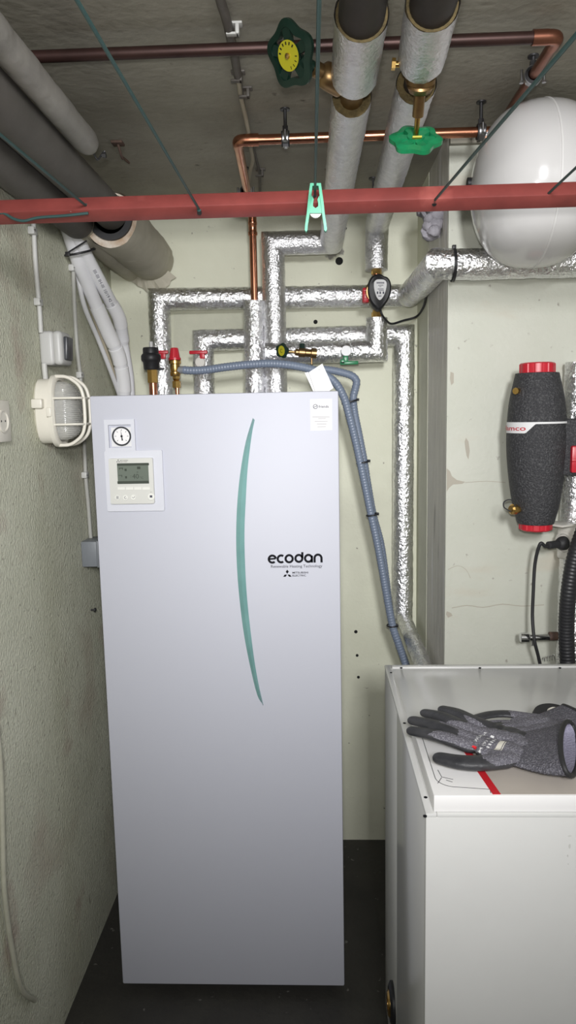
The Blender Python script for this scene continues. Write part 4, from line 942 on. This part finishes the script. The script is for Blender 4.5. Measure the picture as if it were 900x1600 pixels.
for z__ in (0.030, -0.032):
    pth = [lc+Vector((0.046, -A_-0.004, z__)), lc+Vector((0.108, -A_+0.006, z__)), lc+Vector((0.113, -0.01, z__)), lc+Vector((0.113, 0.01, z__)), lc+Vector((0.108, A_-0.006, z__)), lc+Vector((0.046, A_+0.004, z__))]
    obj('cage_bar', MB().tube(fillet(pth, 0.02, 6), 0.0028, 10), 'cream', lm)
obj('bracket', MB().box(lc+Vector((0.013, -A_-0.006, 0.018)), (0.026, 0.018, 0.022), 0.003), 'cream', lm)
obj('latch', MB().box(lc+Vector((0.040, -A_-0.010, -0.002)), (0.012, 0.007, 0.022), 0.002), 'cream', lm)

# ------------------------------------------------------------------ ceiling cable with clips
def cel(u, v, dz=0.008): return P(u, v, z=ZC-dz)
pts = [(335, -40), (345, 2), (352, 24), (358, 48), (366, 86), (372, 120)]
tag(obj('cable_conduit', MB().tube(spline([cel(u, v, 0.010) for u, v in pts], 8), 0.0085, 12), 'cable_dark'), 'dark cable conduit along the ceiling towards the back wall', 'cable')
pts = [(372, 118), (376, 150), (383, 180), (388, 205), (392, 232), (395, 250), (391, 268), (388, 290), (388, 310)]
tag(obj('cable', MB().tube(spline([cel(u, v, 0.02 if 195 < v < 270 else 0.012) for u, v in pts], 8), 0.0048, 10), 'cable_beige'), 'loose beige cable hanging from the ceiling past the bright copper pipe', 'cable')
pts = [(374, 118), (380, 160), (386, 190), (393, 220), (402, 255), (406, 275), (406, 310)]
tag(obj('cable', MB().tube(spline([cel(u, v, 0.005) for u, v in pts], 8), 0.0036, 10), 'cable_dark'), 'thin dark cable clipped to ceiling beside the beige one', 'cable')
ccl = ['pale metal clip holding the dark conduit to ceiling', 'clip where the dark conduit ends on ceiling', 'dark clip on ceiling cables before the copper pipe', 'dark clip on ceiling cable behind the copper pipe']
for k, (u, v, m_) in enumerate(((363, 46, 'clip_grey'), (369, 120, 'cable_dark'), (381, 145, 'cable_dark'), (405, 270, 'cable_dark'))):
    c = cel(u, v, 0.010)
    t = thing('ceiling_clip', ccl[k], 'clip', (c.x, c.y, ZC), 'clips on the ceiling cable')
    obj('saddle', MB().box(c+X*0.009, (0.007, 0.016, 0.020), 0.002).box(c+Vector((0, 0, -0.008)), (0.022, 0.012, 0.004), 0.001), m_, t)
    obj('foot', MB().box(Vector((c.x+0.004, c.y, ZC-0.002)), (0.028, 0.018, 0.004), 0.001), m_, t)
# rusty anchor on the ceiling by the grey pipes
c = P(184, 222, z=ZC); t = thing('ceiling_anchor', 'rusty anchor plate with hanging tail on ceiling by the grey pipes', 'anchor', c)
obj('plate', MB().box(c-Z*0.003, (0.028, 0.03, 0.006), 0.001), 'rust', t)
obj('tail', MB().tube(spline([c-Z*0.004, c+Vector((0.004, 0.02, -0.03)), c+Vector((0.001, 0.05, -0.022)), c+Vector((0.004, 0.09, -0.02))], 6), 0.0032, 8), 'rust', t)
c = P(583, 278, z=ZC); t = thing('ceiling_hook', 'small black hook under ceiling between the foil pipes', 'hook', c)
obj('plate', MB().cyl(c-Z*0.004, c, 0.013, seg=16), 'steel_dark', t); obj('shank', MB().cyl(c-Z*0.05, c-Z*0.003, 0.003, seg=10), 'steel_dark', t)

# ------------------------------------------------------------------ expansion vessel
tc = Vector((1.036, -0.032, 2.026)); tr = 0.172; hl = 0.140
ev = thing('expansion_vessel', 'big white rounded expansion vessel under ceiling with a welded seam', 'tank', (tc.x, tc.y, tc.z-tr))
prof = []
for k in range(33):
    t_ = math.pi*k/32; xx = -math.cos(t_); prof.append((tr*max(0.0, (1-abs(xx)**2.5))**(1/2.1), xx*hl))
prof[0] = (0.0, -hl); prof[-1] = (0.0, hl)
obj('shell', MB().lathe(tc, X, prof, 72), 'tank_white', ev)
obj('seam', MB().lathe(tc, X, [(tr-0.001, -0.003), (tr+0.0012, -0.0018), (tr+0.0012, 0.0018), (tr-0.001, 0.003)], 72), 'tank_seam', ev)
obj('wall_bracket', MB().box((tc.x, 0.157, tc.z), (0.10, 0.026, 0.05), 0.002), 'steel_dark', ev)
c = P(741, 285, y=-0.022); obj('air_valve_cap', MB().cyl((tc.x-hl-0.006, tc.y+0.03, tc.z+0.02), (tc.x-hl+0.02, tc.y+0.03, tc.z+0.02), 0.012, seg=16), 'black_plastic', ev)

# ------------------------------------------------------------------ dirt separator
fc = Vector((P(838, 700, y=0.05).x, 0.05, 0))
def zf(v): return P(838, v, y=0.05).z
ds = thing('dirt_separator', 'black foam-clad dirt separator with red end caps and white band', 'filter', (fc.x, fc.y, zf(829)))
pf = [(0.0, zf(817)), (0.042, zf(817)), (0.045, zf(814)), (0.056, zf(785)), (0.064, zf(750)), (0.069, zf(715)), (0.0705, zf(690)), (0.0695, zf(662)), (0.064, zf(625)), (0.052, zf(588)), (0.050, zf(583)), (0.0, zf(583))]
tilt = Vector((-0.014, 0, 1)).normalized(); oz = zf(700); oc_ = Vector((fc.x, fc.y, oz))
sp_pf = [(Vector((a, b, 0))) for a, b in pf]
obj('foam_shell', MB().lathe(oc_, tilt, [(a, b-oz) for a, b in pf[:2]]+[(q.x, q.y-oz) for q in spline(sp_pf[1:-1], 4)][1:-1]+[(a, b-oz) for a, b in pf[-2:]], 48, u=X), 'foam_black', ds)
def ncap(z0, z1, r0, r1, name):
    mb = MB(); V = []
    for (r, h) in ((r0, z0), (r1, z0+0.003), (r1, z1-0.003), (r1-0.004, z1)):
        for k in range(96):
            a = 2*math.pi*k/96; rr = r*(1.0 if (k//6) % 2 else 0.965); V.append(oc_+tilt*(h-oz)+X*rr*math.cos(a)+Y*rr*math.sin(a))
    mb.add(V, [(i*96+k, i*96+(k+1) % 96, (i+1)*96+(k+1) % 96, (i+1)*96+k) for i in range(3) for k in range(96)]+[tuple(range(96)), tuple(range(288, 384))], False)
    obj(name, mb, 'red_plastic', ds, label='red ribbed cap')
ncap(zf(584), zf(567), 0.041, 0.0415, 'end_cap'); ncap(zf(828), zf(815), 0.036, 0.0395, 'end_cap')
# white band: narrow line that widens to a label at the left
zb0 = zf(660); mb = MB(); V = []; NB = 60
def rz(z__):
    for i in range(1, len(pf)-2):
        if pf[i][1] <= z__ <= pf[i+1][1]: t_ = (z__-pf[i][1])/(pf[i+1][1]-pf[i][1]); return pf[i][0]*(1-t_)+pf[i+1][0]*t_
    return 0.069
for k in range(NB+1):
    a = math.radians(-182+k*178/NB)
    xa_ = math.cos(a)
    wd = 0.0045 if xa_ > -0.32 else (0.026 if xa_ < -0.60 else 0.0045+0.0215*(-0.32-xa_)/0.28)
    for j in range(4):
        z__ = zb0+0.002-wd*j/3; rr = max(rz(z__), 0.069)+0.0022
        V.append(oc_+tilt*(z__-oz)+X*rr*math.cos(a)+Y*rr*math.sin(a))
mb.add(V, [(k*4+j, k*4+j+1, (k+1)*4+j+1, (k+1)*4+j) for k in range(NB) for j in range(3)], True)
bd = obj('white_band', mb, 'sticker', ds)
V, Fc = text_mesh('flamco'); x0 = min(v.x for v in V); x1 = max(v.x for v in V); mb = MB(); V2 = []
for v in V:
    a = math.radians(-188+(v.x-x0)/(x1-x0)*62); z__ = zb0-0.0175+v.y*0.016; rr = max(rz(z__), 0.069)+0.0027
    V2.append(oc_+tilt*(z__-oz)+X*rr*math.cos(a)+Y*rr*math.sin(a))
mb.add(V2, Fc); obj('band_lettering', mb, 'red_plastic', bd)
# side connection
c = P(893, 690, y=0.045); obj('side_block', MB().box((1.172, 0.047, (zf(655)+zf(742))/2), (0.112, 0.075, zf(655)-zf(742)), 0.008), 'foam_black', ds)
rc = obj('red_clip', MB().box((1.166, 0.006, (zf(696)+zf(737))/2), (0.045, 0.018, zf(696)-zf(737)), 0.004), 'red_plastic', ds)
obj('clip_rib', MB().box((1.166, -0.004, zf(718)), (0.046, 0.004, 0.006), 0.001), 'red_plastic', rc)
c = P(807, 611, y=0.02); obj('vent_screw', MB().cyl(c+Vector((0.012, 0.012, 0)), c+Vector((-0.004, -0.006, 0.0)), 0.008, seg=8, smooth=False), 'brass', ds)
c = P(802, 797, y=0.02); dc = obj('drain_cock', MB().lathe(c+Vector((0.018, 0.008, 0)), Vector((-0.9, -0.4, 0.1)), [(0.007, 0), (0.009, 0.004), (0.009, 0.012), (0.013, 0.014), (0.013, 0.024), (0.009, 0.028), (0, 0.028)], 12, False), 'brass', ds)
obj('strap', MB().tube(spline([c+Vector((0.004, -0.008, 0.008)), c+Vector((-0.008, -0.01, 0.026)), c+Vector((-0.024, -0.008, 0.022)), c+Vector((-0.024, -0.008, 0.008)), c+Vector((-0.008, -0.008, -0.002))], 6), 0.0016, 8), 'black_rubber', dc)

# ------------------------------------------------------------------ socket with plug, cable, corrugated hose, tap stub
c = P(885, 848, y=0.105); so = thing('wall_socket', 'pale grey angled wall socket holding a black plug by the separator', 'socket', c)
Rz = Matrix.Rotation(math.radians(-60), 3, 'Z')     # local -y -> faces left and towards the room
def sl(x, y_, z__): return c + Rz @ Vector((x, y_, z__))
obj('housing', MB().box(sl(0, 0.012, 0), (0.062, 0.034, 0.092), 0.010, Rz, 3), 'socket_white', so)
obj('lid', MB().box(sl(0.0, -0.026, 0.050), (0.062, 0.052, 0.006), 0.002, Rz), 'socket_white', so)
obj('faceplate', MB().lathe(sl(0, -0.006, 0), Rz @ Vector((0, -1, 0)), [(0.030, -0.006), (0.030, 0.002), (0.024, 0.004), (0.022, 0.0), (0, 0.0)], 28), 'socket_white', so)
d_ = Rz @ Vector((0, -1, 0))
pl = thing('plug_and_cord', 'black plug with cord dropping behind the white cabinet', 'plug', c)
obj('plug', MB().lathe(sl(0, -0.008, 0), d_, [(0.0, -0.002), (0.018, 0), (0.018, 0.008), (0.013, 0.020), (0.0095, 0.022), (0.0095, 0.056), (0.006, 0.058), (0, 0.058)], 24), 'black_rubber', pl)
e_ = sl(0, -0.06, 0)
cd = [e_-d_*0.004, e_+d_*0.014-Z*0.002, P(844, 850, y=0.06), P(836, 880, y=0.08), P(833, 930, y=0.085), P(832, 965, y=0.085), P(835, 1000, y=0.07), P(841, 1025, y=0.08), P(846, 1050, y=0.09), P(850, 1090, y=0.09), P(852, 1200, y=0.09)]
obj('cord', MB().tube(spline(cd, 10), 0.0043, 12), 'black_rubber', pl)
hp_ = [P(u, v, y=y_) for u, v, y_ in ((925, 800, 0.0), (908, 840, 0.0), (896, 880, 0.0), (888, 930, 0.0), (885, 980, 0.015), (886, 1020, 0.02), (888, 1060, 0.02), (890, 1200, 0.02))]
tag(obj('corrugated_hose', hose(hp_, 0.0185, ''), 'hose_black'), 'thick black corrugated hose hanging by the socket behind the white cabinet', 'hose')
ya = 0.105
t = thing('tap_stub', 'chrome tap stub with small cap in front of pale wall', 'tap', P(840, 995, y=ya))
a = P(812, 996, y=ya); b = P(872, 994, y=ya)
obj('barrel', MB().lathe(a, X, [(0.0, 0), (0.0095, 0), (0.0125, 0.002), (0.0125, 0.022), (0.0085, 0.026), (0.0085, (b-a).x)], 20), 'chrome', t)
obj('bleed_cap', MB().cyl(P(834, 1008, y=ya-0.002), P(834, 997, y=ya-0.002), 0.0065, seg=12), 'steel', t)
q = P(858, 994, y=ya); obj('rusty_end', MB().cyl(q, (1.16, ya, q.z), 0.0112), 'rust', t)
c = P(848, 1031, y=0.075); mb = MB()
mb.tube([c+Vector((0.0018*i/2, 0.0055*math.cos(i*0.9), 0.0055*math.sin(i*0.9)+0.0006*i/2)) for i in range(34)]+[c+Vector((0.034, 0.006, -0.002)), c+Vector((0.06, 0.012, -0.004))], 0.0009, 6)
tag(obj('wire_spring', mb, 'chrome'), 'small bright coiled wire spring hooked on the black cord', 'spring')

# ------------------------------------------------------------------ lump of wool in the recess
c = P(676, 338, x=XC-0.02); mb = MB()
for k in range(26):
    q = c+Vector((random.uniform(-0.018, 0.008), random.uniform(-0.05, 0.05), random.uniform(-0.055, 0.055)))
    r = random.uniform(0.014, 0.026); V = []
    bm = bmesh.new(); bmesh.ops.create_icosphere(bm, subdivisions=2, radius=r); bm.verts.index_update()
    mb.add([v.co*(1+0.35*noise.noise(v.co*60+q*10))+q for v in bm.verts], [[v.index for v in f.verts] for f in bm.faces], True); bm.free()
tag(obj('wool_tuft', mb, 'grey_wool_lump'), 'grey crumpled wool stuffed against the recess side wall', 'insulation')

# ------------------------------------------------------------------ white cabinet at the right
BX0, BX1, BY0, BY1, BZ = 0.700, 1.19, -0.685, -0.02, 0.92
wc_ = thing('appliance_cabinet', 'low white metal appliance cabinet with gloves lying on it', 'cabinet', ((BX0+BX1)/2, (BY0+BY1)/2, 0))
obj('body', MB().box(((BX0+BX1)/2, (BY0+BY1)/2, BZ/2-0.005), (BX1-BX0-0.014, BY1-BY0-0.008, BZ-0.012)), 'box_white', wc_)
obj('front_panel', MB().box(((BX0+BX1)/2, BY0+0.004, BZ/2), (BX1-BX0, 0.008, BZ-0.004), 0.002), 'box_white', wc_)
ybd = P(620, 1250, x=BX0).y
obj('side_panel', MB().box((BX0+0.003, (BY0+ybd)/2+0.004, BZ/2), (0.006, ybd-BY0-0.010, BZ-0.004), 0.0015), 'box_white', wc_)
obj('rear_strip', MB().box((BX0+0.0035, (ybd+BY1)/2, BZ/2), (0.005, BY1-ybd-0.003, BZ-0.004), 0.001), 'controller', wc_)
obj('top_panel', MB().box(((BX0+BX1)/2, (BY0+BY1)/2, BZ-0.004), (BX1-BX0-0.03, BY1-BY0-0.03, 0.006), 0.001), 'box_white', wc_)
for (cx, cy, sx_, sy_2) in ((BX0+0.0085, (BY0+BY1)/2, 0.017, BY1-BY0), (BX1-0.0085, (BY0+BY1)/2, 0.017, BY1-BY0)):
    obj('rim', MB().box((cx, cy, BZ), (sx_, sy_2, 0.007), 0.0015), 'box_white', wc_)
for (cy, sy_2) in ((BY1-0.0085, 0.017), (BY0+0.006, 0.012)):
    obj('rim', MB().box(((BX0+BX1)/2, cy, BZ), (BX1-BX0-0.034, sy_2, 0.007), 0.0015), 'box_white', wc_)
for (u, v) in ((611, 1051), (632, 1130), (665, 1246), (627, 1043.5), (750, 1043.5), (875, 1043.5), (664, 1275)):
    c = P(u, v, z=BZ+0.0036); obj('screw_hole', MB().cyl(c-Z*0.001, c+Z*0.0006, 0.003, seg=12), 'ink', wc_)
c = P(614, 1568, x=BX0-0.001)
rg = obj('escutcheon', MB().lathe(c, -X, [(0.046, -0.004), (0.046, 0.004), (0.036, 0.009), (0.030, 0.006), (0.03, -0.004)], 36), 'black_plastic', wc_)
obj('brass_bush', MB().lathe(c, -X, [(0.0, 0.0), (0.014, 0.0), (0.014, 0.012), (0.024, 0.013), (0.0285, 0.009), (0.0285, -0.004)], 30), 'brass', rg)
for (u, v, a, b) in ((890, 1306, 0.003, 0.001), (890, 1322, 0.0016, 0.004), (887, 1337, 0.0012, 0.002), (888, 1350, 0.001, 0.0012)):
    c = P(u, v, y=BY0); obj('scuff_mark', MB().prism(ellipse(c-Y*0.0002, X, Z, a, b, 9), -Y*0.0003), 'clip_grey', wc_)
# slab on top
SX0, SX1, SY0, SY1, SZ0, SZ1 = 0.7125, 1.185, -0.681, -0.425, BZ+0.0036, BZ+0.031
sl_ = thing('printed_slab', 'flat white and beige panel with red stripe lying on appliance cabinet', 'panel', ((SX0+SX1)/2, (SY0+SY1)/2, SZ0))
obj('board', MB().box(((SX0+SX1)/2, (SY0+SY1)/2, (SZ0+SZ1)/2), (SX1-SX0, SY1-SY0, SZ1-SZ0), 0.002), 'paper_white', sl_)
zs = SZ1+0.0002
def top(u, v): return P(u, v, z=zs)
a = top(746, 1206); b = top(770, 1241.5); dr = (b-a)/(b-a).y
s_top = a+dr*(SY1+0.003-a.y); s_bot = a+dr*(SY0+0.003-a.y)
obj('beige_print', MB().prism([s_top+X*0.012, Vector((SX1-0.003, SY1+0.003, zs)), Vector((SX1-0.003, SY0+0.003, zs)), s_bot+X*0.012], Z*0.0004), 'beige_top', sl_)
obj('red_stripe', MB().prism([s_top, s_top+X*0.0125, s_bot+X*0.0125, s_bot], Z*0.0006), 'red_print', sl_)
mb = MB(); path = [Vector((SX0+0.012, SY1-0.01, zs)), Vector((SX0+0.011, SY0+0.07, zs))]+ellipse((SX0+0.041, SY0+0.055, zs), X, Y, 0.03, 0.03, 10, math.pi, 1.5*math.pi)+[Vector((SX0+0.09, SY0+0.018, zs)), s_bot-X*0.002+Y*0.004]
mb.ribbon(path, 0.0009, Z, Z*0.0003)
o_ = top(695, 1218)
for q in ((684, 1203, 690, 1214), (690, 1214, 708, 1218), (690, 1215, 684, 1224), (697, 1219, 707, 1222)): mb.ribbon([top(q[0], q[1]), top(q[2], q[3])], 0.0009, Z, Z*0.0003)
obj('line_print', mb, 'ink', sl_)
# black disc with pale hub behind the slab
c = P(868, 1131, z=BZ+0.012); c = Vector((c.x, SY1+0.046, BZ+0.004))
t = thing('black_disc_knob', 'round black disc with pale hub resting behind the beige panel', 'knob', c)
ax = Vector((0.05, -0.25, 1)).normalized()
obj('disc', MB().lathe(c+Z*0.012, ax, [(0, 0), (0.040, 0), (0.044, 0.004), (0.042, 0.011), (0.02, 0.014), (0, 0.014)], 36), 'black_rubber', t)
obj('hub', MB().lathe(c+Z*0.025, ax, [(0.016, -0.004), (0.016, 0.006), (0.013, 0.009), (0.006, 0.009), (0.006, 0.005), (0, 0.005)], 24), 'cream', t)

# ------------------------------------------------------------------ work gloves
def gp(x, y, z): return P(580+x*320/900, 1000+y*320/900, z=z)
def glove(zbase, tf=None, rename=None, label='', loc=None):
    """nitrile-dipped knit glove: fingers, palm (one remeshed skin) and an open cuff"""
    h = zbase+0.013
    bm = bmesh.new()
    def blob(p, r, sz=0.62, dirv=None):
        ret = bmesh.ops.create_icosphere(bm, subdivisions=3, radius=1.0)
        for v in ret['verts']: v.co = Vector((v.co.x*r, v.co.y*r, v.co.z*r*sz))+p
    def chain(pts, rs, sz=0.62):
        S = spline(pts, 8); n_ = len(S)
        for i, p in enumerate(S):
            f_ = i/(n_-1)*(len(rs)-1); j = min(int(f_), len(rs)-2); r = rs[j]+(rs[j+1]-rs[j])*(f_-j)
            blob(p, r, sz)
    H = h
    # fingers from knuckle to tip (zoomed pixel frame)
    chain([gp(520, 400, H+0.002), gp(450, 372, H+0.006), gp(380, 338, H+0.006), gp(318, 320, H)], [0.0165, 0.0155, 0.0145, 0.0120])
    chain([gp(470, 425, H+0.004), gp(390, 388, H+0.010), gp(310, 352, H+0.010), gp(240, 335, H+0.004)], [0.0165, 0.0155, 0.0140, 0.0118])
    chain([gp(440, 455, H+0.004), gp(360, 418, H+0.011), gp(270, 386, H+0.011), gp(186, 368, H+0.006)], [0.0165, 0.0155, 0.0142, 0.0120])
    chain([gp(430, 480, H+0.002), gp(350, 452, H+0.008), gp(270, 430, H+0.008), gp(182, 414, H+0.003)], [0.0165, 0.0152, 0.0140, 0.0120])
    chain([gp(580, 545, H), gp(480, 556, H+0.002), gp(390, 552, H+0.001), gp(305, 535, H-0.001)], [0.0185, 0.0175, 0.0165, 0.0140])
    # palm
    for (x, y_, r) in ((450, 440, .019), (500, 430, .021), (480, 470, .022), (540, 440, .024), (530, 490, .024), (580, 450, .025), (590, 500, .025), (630, 460, .024), (620, 510, .023), (560, 410, .017), (610, 425, .019), (650, 440, .018), (560, 530, .020), (610, 535, .018), (500, 505, .017), (660, 480, .022)):
        blob(gp(x, y_, H+0.002), r, 0.52)
    me = bpy.data.meshes.new('g'); bm.to_mesh(me); bm.free()
    ob = bpy.data.objects.new('g', me); col.objects.link(ob)
    rm = ob.modifiers.new('r', 'REMESH'); rm.mode = 'VOXEL'; rm.voxel_size = 0.0022
    sm_ = ob.modifiers.new('s', 'SMOOTH'); sm_.iterations = 4; sm_.factor = 0.5
    dg = bpy.context.evaluated_depsgraph_get(); dg.update()
    m2 = bpy.data.meshes.new_from_object(ob.evaluated_get(dg))
    V = [v.co.copy() for v in m2.vertices]; Fc = [tuple(p.vertices) for p in m2.polygons]; Nr = [p.normal.copy() for p in m2.polygons]; Ct = [p.center.copy() for p in m2.polygons]
    bpy.data.objects.remove(ob); bpy.data.meshes.remove(m2); bpy.data.meshes.remove(me)
    # knit back of the hand: polygon in the ground plane
    poly = [gp(x, y_, H+0.012) for x, y_ in ((300, 372), (420, 392), (440, 378), (400, 345), (468, 372), (560, 410), (640, 425), (690, 440), (690, 520), (640, 552), (520, 545), (490, 535), (482, 492), (400, 476), (300, 448), (250, 430), (300, 424), (380, 442), (385, 425), (300, 395))]
    def inside(p):
        c_ = False; n_ = len(poly); j = n_-1
        for i in range(n_):
            a, b = poly[i], poly[j]
            if (a.y > p.y) != (b.y > p.y) and p.x < (b.x-a.x)*(p.y-a.y)/(b.y-a.y)+a.x: c_ = not c_
            j = i
        return c_
    mi = [1 if (Nr[i].z > 0.25 and inside(Ct[i])) else 0 for i in range(len(Fc))]
    mb = MB(); V = [Vector((v.x, v.y, max(v.z, zbase+0.0005))) for v in V]
    mb.add(V, Fc, True); mb.mi = mi
    # cuff: flattened open tube
    mc = MB(); secs = []
    ax0 = [(625, 420, 560), (700, 416, 585), (780, 411, 612), (855, 408, 632)]
    Vc = []; NS = 30
    K = 40
    for s in range(K+1):
        f_ = s/K*3; j = min(int(f_), 2); g_ = f_-j
        x = ax0[j][0]*(1-g_)+ax0[j+1][0]*g_; t0 = ax0[j][1]*(1-g_)+ax0[j+1][1]*g_; t1 = ax0[j][2]*(1-g_)+ax0[j+1][2]*g_
        op = 0.011+0.012*(s/K)**2
        a = gp(x+14*(s/K), t0, H); b = gp(x-12*(s/K), t1, H); mid_ = (a+b)/2; hv = (a-b)/2
        rib = 1+0.012*math.sin(s*2.2)
        for k in range(NS):
            t_ = 2*math.pi*k/NS; zz = math.sin(t_)
            Vc.append(mid_+hv*math.cos(t_)*rib + Z*(op*zz*rib + (op-0.0125)) + X*(0.030*(0.5-zz/2)-0.010)*(s/K)**3)
    Vc = [Vector((v.x, v.y, max(v.z, zbase+0.0006))) for v in Vc]
    mc.add(Vc, [(i*NS+k, i*NS+(k+1) % NS, (i+1)*NS+(k+1) % NS, (i+1)*NS+k) for i in range(K) for k in range(NS)], True)
    # inner lining and hem
    mi_ = MB(); cen = [sum((Vc[i*NS+k] for k in range(NS)), Vector())/NS for i in range(K+1)]
    inn = [cen[i]+(Vc[i*NS+k]-cen[i])*0.90 for i in range(K-22, K+1) for k in range(NS)]
    mi_.add(inn, [(i*NS+k, (i+1)*NS+k, (i+1)*NS+(k+1) % NS, i*NS+(k+1) % NS) for i in range(22) for k in range(NS)]+[tuple(range(NS))], True)
    hm = MB().tube([cen[K]+(Vc[K*NS+k % NS]-cen[K])*0.97 for k in range(NS+1)], 0.0042, 8, caps=False)
    parts = [('hand', mb, ['nitrile', 'knit']), ('cuff', mc, 'knit_cuff'), ('cuff_lining', mi_, 'knit_inside'), ('hem', hm, 'black_rubber')]
    if tf is not None:
        for _, m_, _2 in parts: m_.v = [tf(v) for v in m_.v]
    allv = [v for _, m_, _2 in parts for v in m_.v]
    base = Vector((sum(v.x for v in allv)/len(allv), sum(v.y for v in allv)/len(allv), min(v.z for v in allv)))
    t = thing('work_glove', label, 'glove', base, 'pair of work gloves')
    out = {}
    for nm, m_, mt in parts: out[nm] = obj(nm, m_, mt, t, sharp=80)
    return t, out, H
zg0 = SZ1+0.0012
# lower glove: turned over, shifted to the right under the upper one
cc = gp(640, 470, zg0)
def tf2(v):
    d = v-cc; d = Vector((d.x*0.95, -d.y*0.72, d.z*0.50)); d = Matrix.Rotation(math.radians(-4), 3, 'Z') @ d
    return Vector((cc.x+0.092+d.x, cc.y+0.046+d.y, zg0+max(0.0, d.z)))
glove(zg0, tf2, label='dark work glove lying underneath the other, cuff towards the wall side')
def tf1(v):
    return Vector((v.x, v.y, v.z+0.006))
t1_, parts1, H1 = glove(zg0+0.001, tf1, label='grey knit work glove with black dipped fingers and printed back, lying on top')
# printed marks on the back of the upper glove, laid onto its surface
dg = bpy.context.evaluated_depsgraph_get(); dg.update()
hand = parts1['hand']; hw_loc = wloc(hand)
def drop(p):
    ok, co, no, idx = hand.ray_cast(Vector((p.x, p.y, 1.2))-hw_loc, Vector((0, 0, -1)))
    return (co+hw_loc+no*0.0006) if ok else Vector((p.x, p.y, H1+0.015))
def gz2(x, y_): return gp(580*0+((720+x*120/900)-580)*900/320, ((1120+y_*90/675)-1000)*900/320, H1+0.016)
def mark_text(txt, a, b, hgt, mb):
    a = gz2(*a); b = gz2(*b); ux = (b-a).normalized(); uy = Z.cross(ux)
    m_ = text_mb(txt, a, ux, uy, (b-a).length, hgt); mb.add([drop(v) for v in m_.v], m_.f)
mb = MB()
mark_text('WÜRTH', (185, 305), (310, 200), 0.0075, mb)
mark_text('M (9)', (240, 395), (325, 310), 0.0062, mb); mark_text('III', (335, 285), (395, 235), 0.0062, mb); mark_text('IIIII', (330, 372), (425, 290), 0.0050, mb)
obj('white_print', mb, 'sticker', hand)
mb = MB()
q = gz2(158, 340); mb.add([drop(p) for p in [q]+ellipse(q, X, Y, 0.0048, 0.0048, 10)], [(0, 1+k, 1+(k+1) % 10) for k in range(10)])
obj('red_print', mb, 'red_print', hand)
mb = MB()
for k in range(4):
    a = gz2(400+k*22, 400+k*4); b = gz2(478+k*18, 308+k*6); sd = (b-a).cross(Z).normalized()*(0.0022 if k < 2 else 0.0007)
    N8 = 8; V = []
    for i in range(N8+1): p = a.lerp(b, i/N8); V += [drop(p-sd), drop(p+sd)]
    mb.add(V, [(2*i, 2*i+1, 2*i+3, 2*i+2) for i in range(N8)])
obj('yellow_print', mb, 'cream', hand)
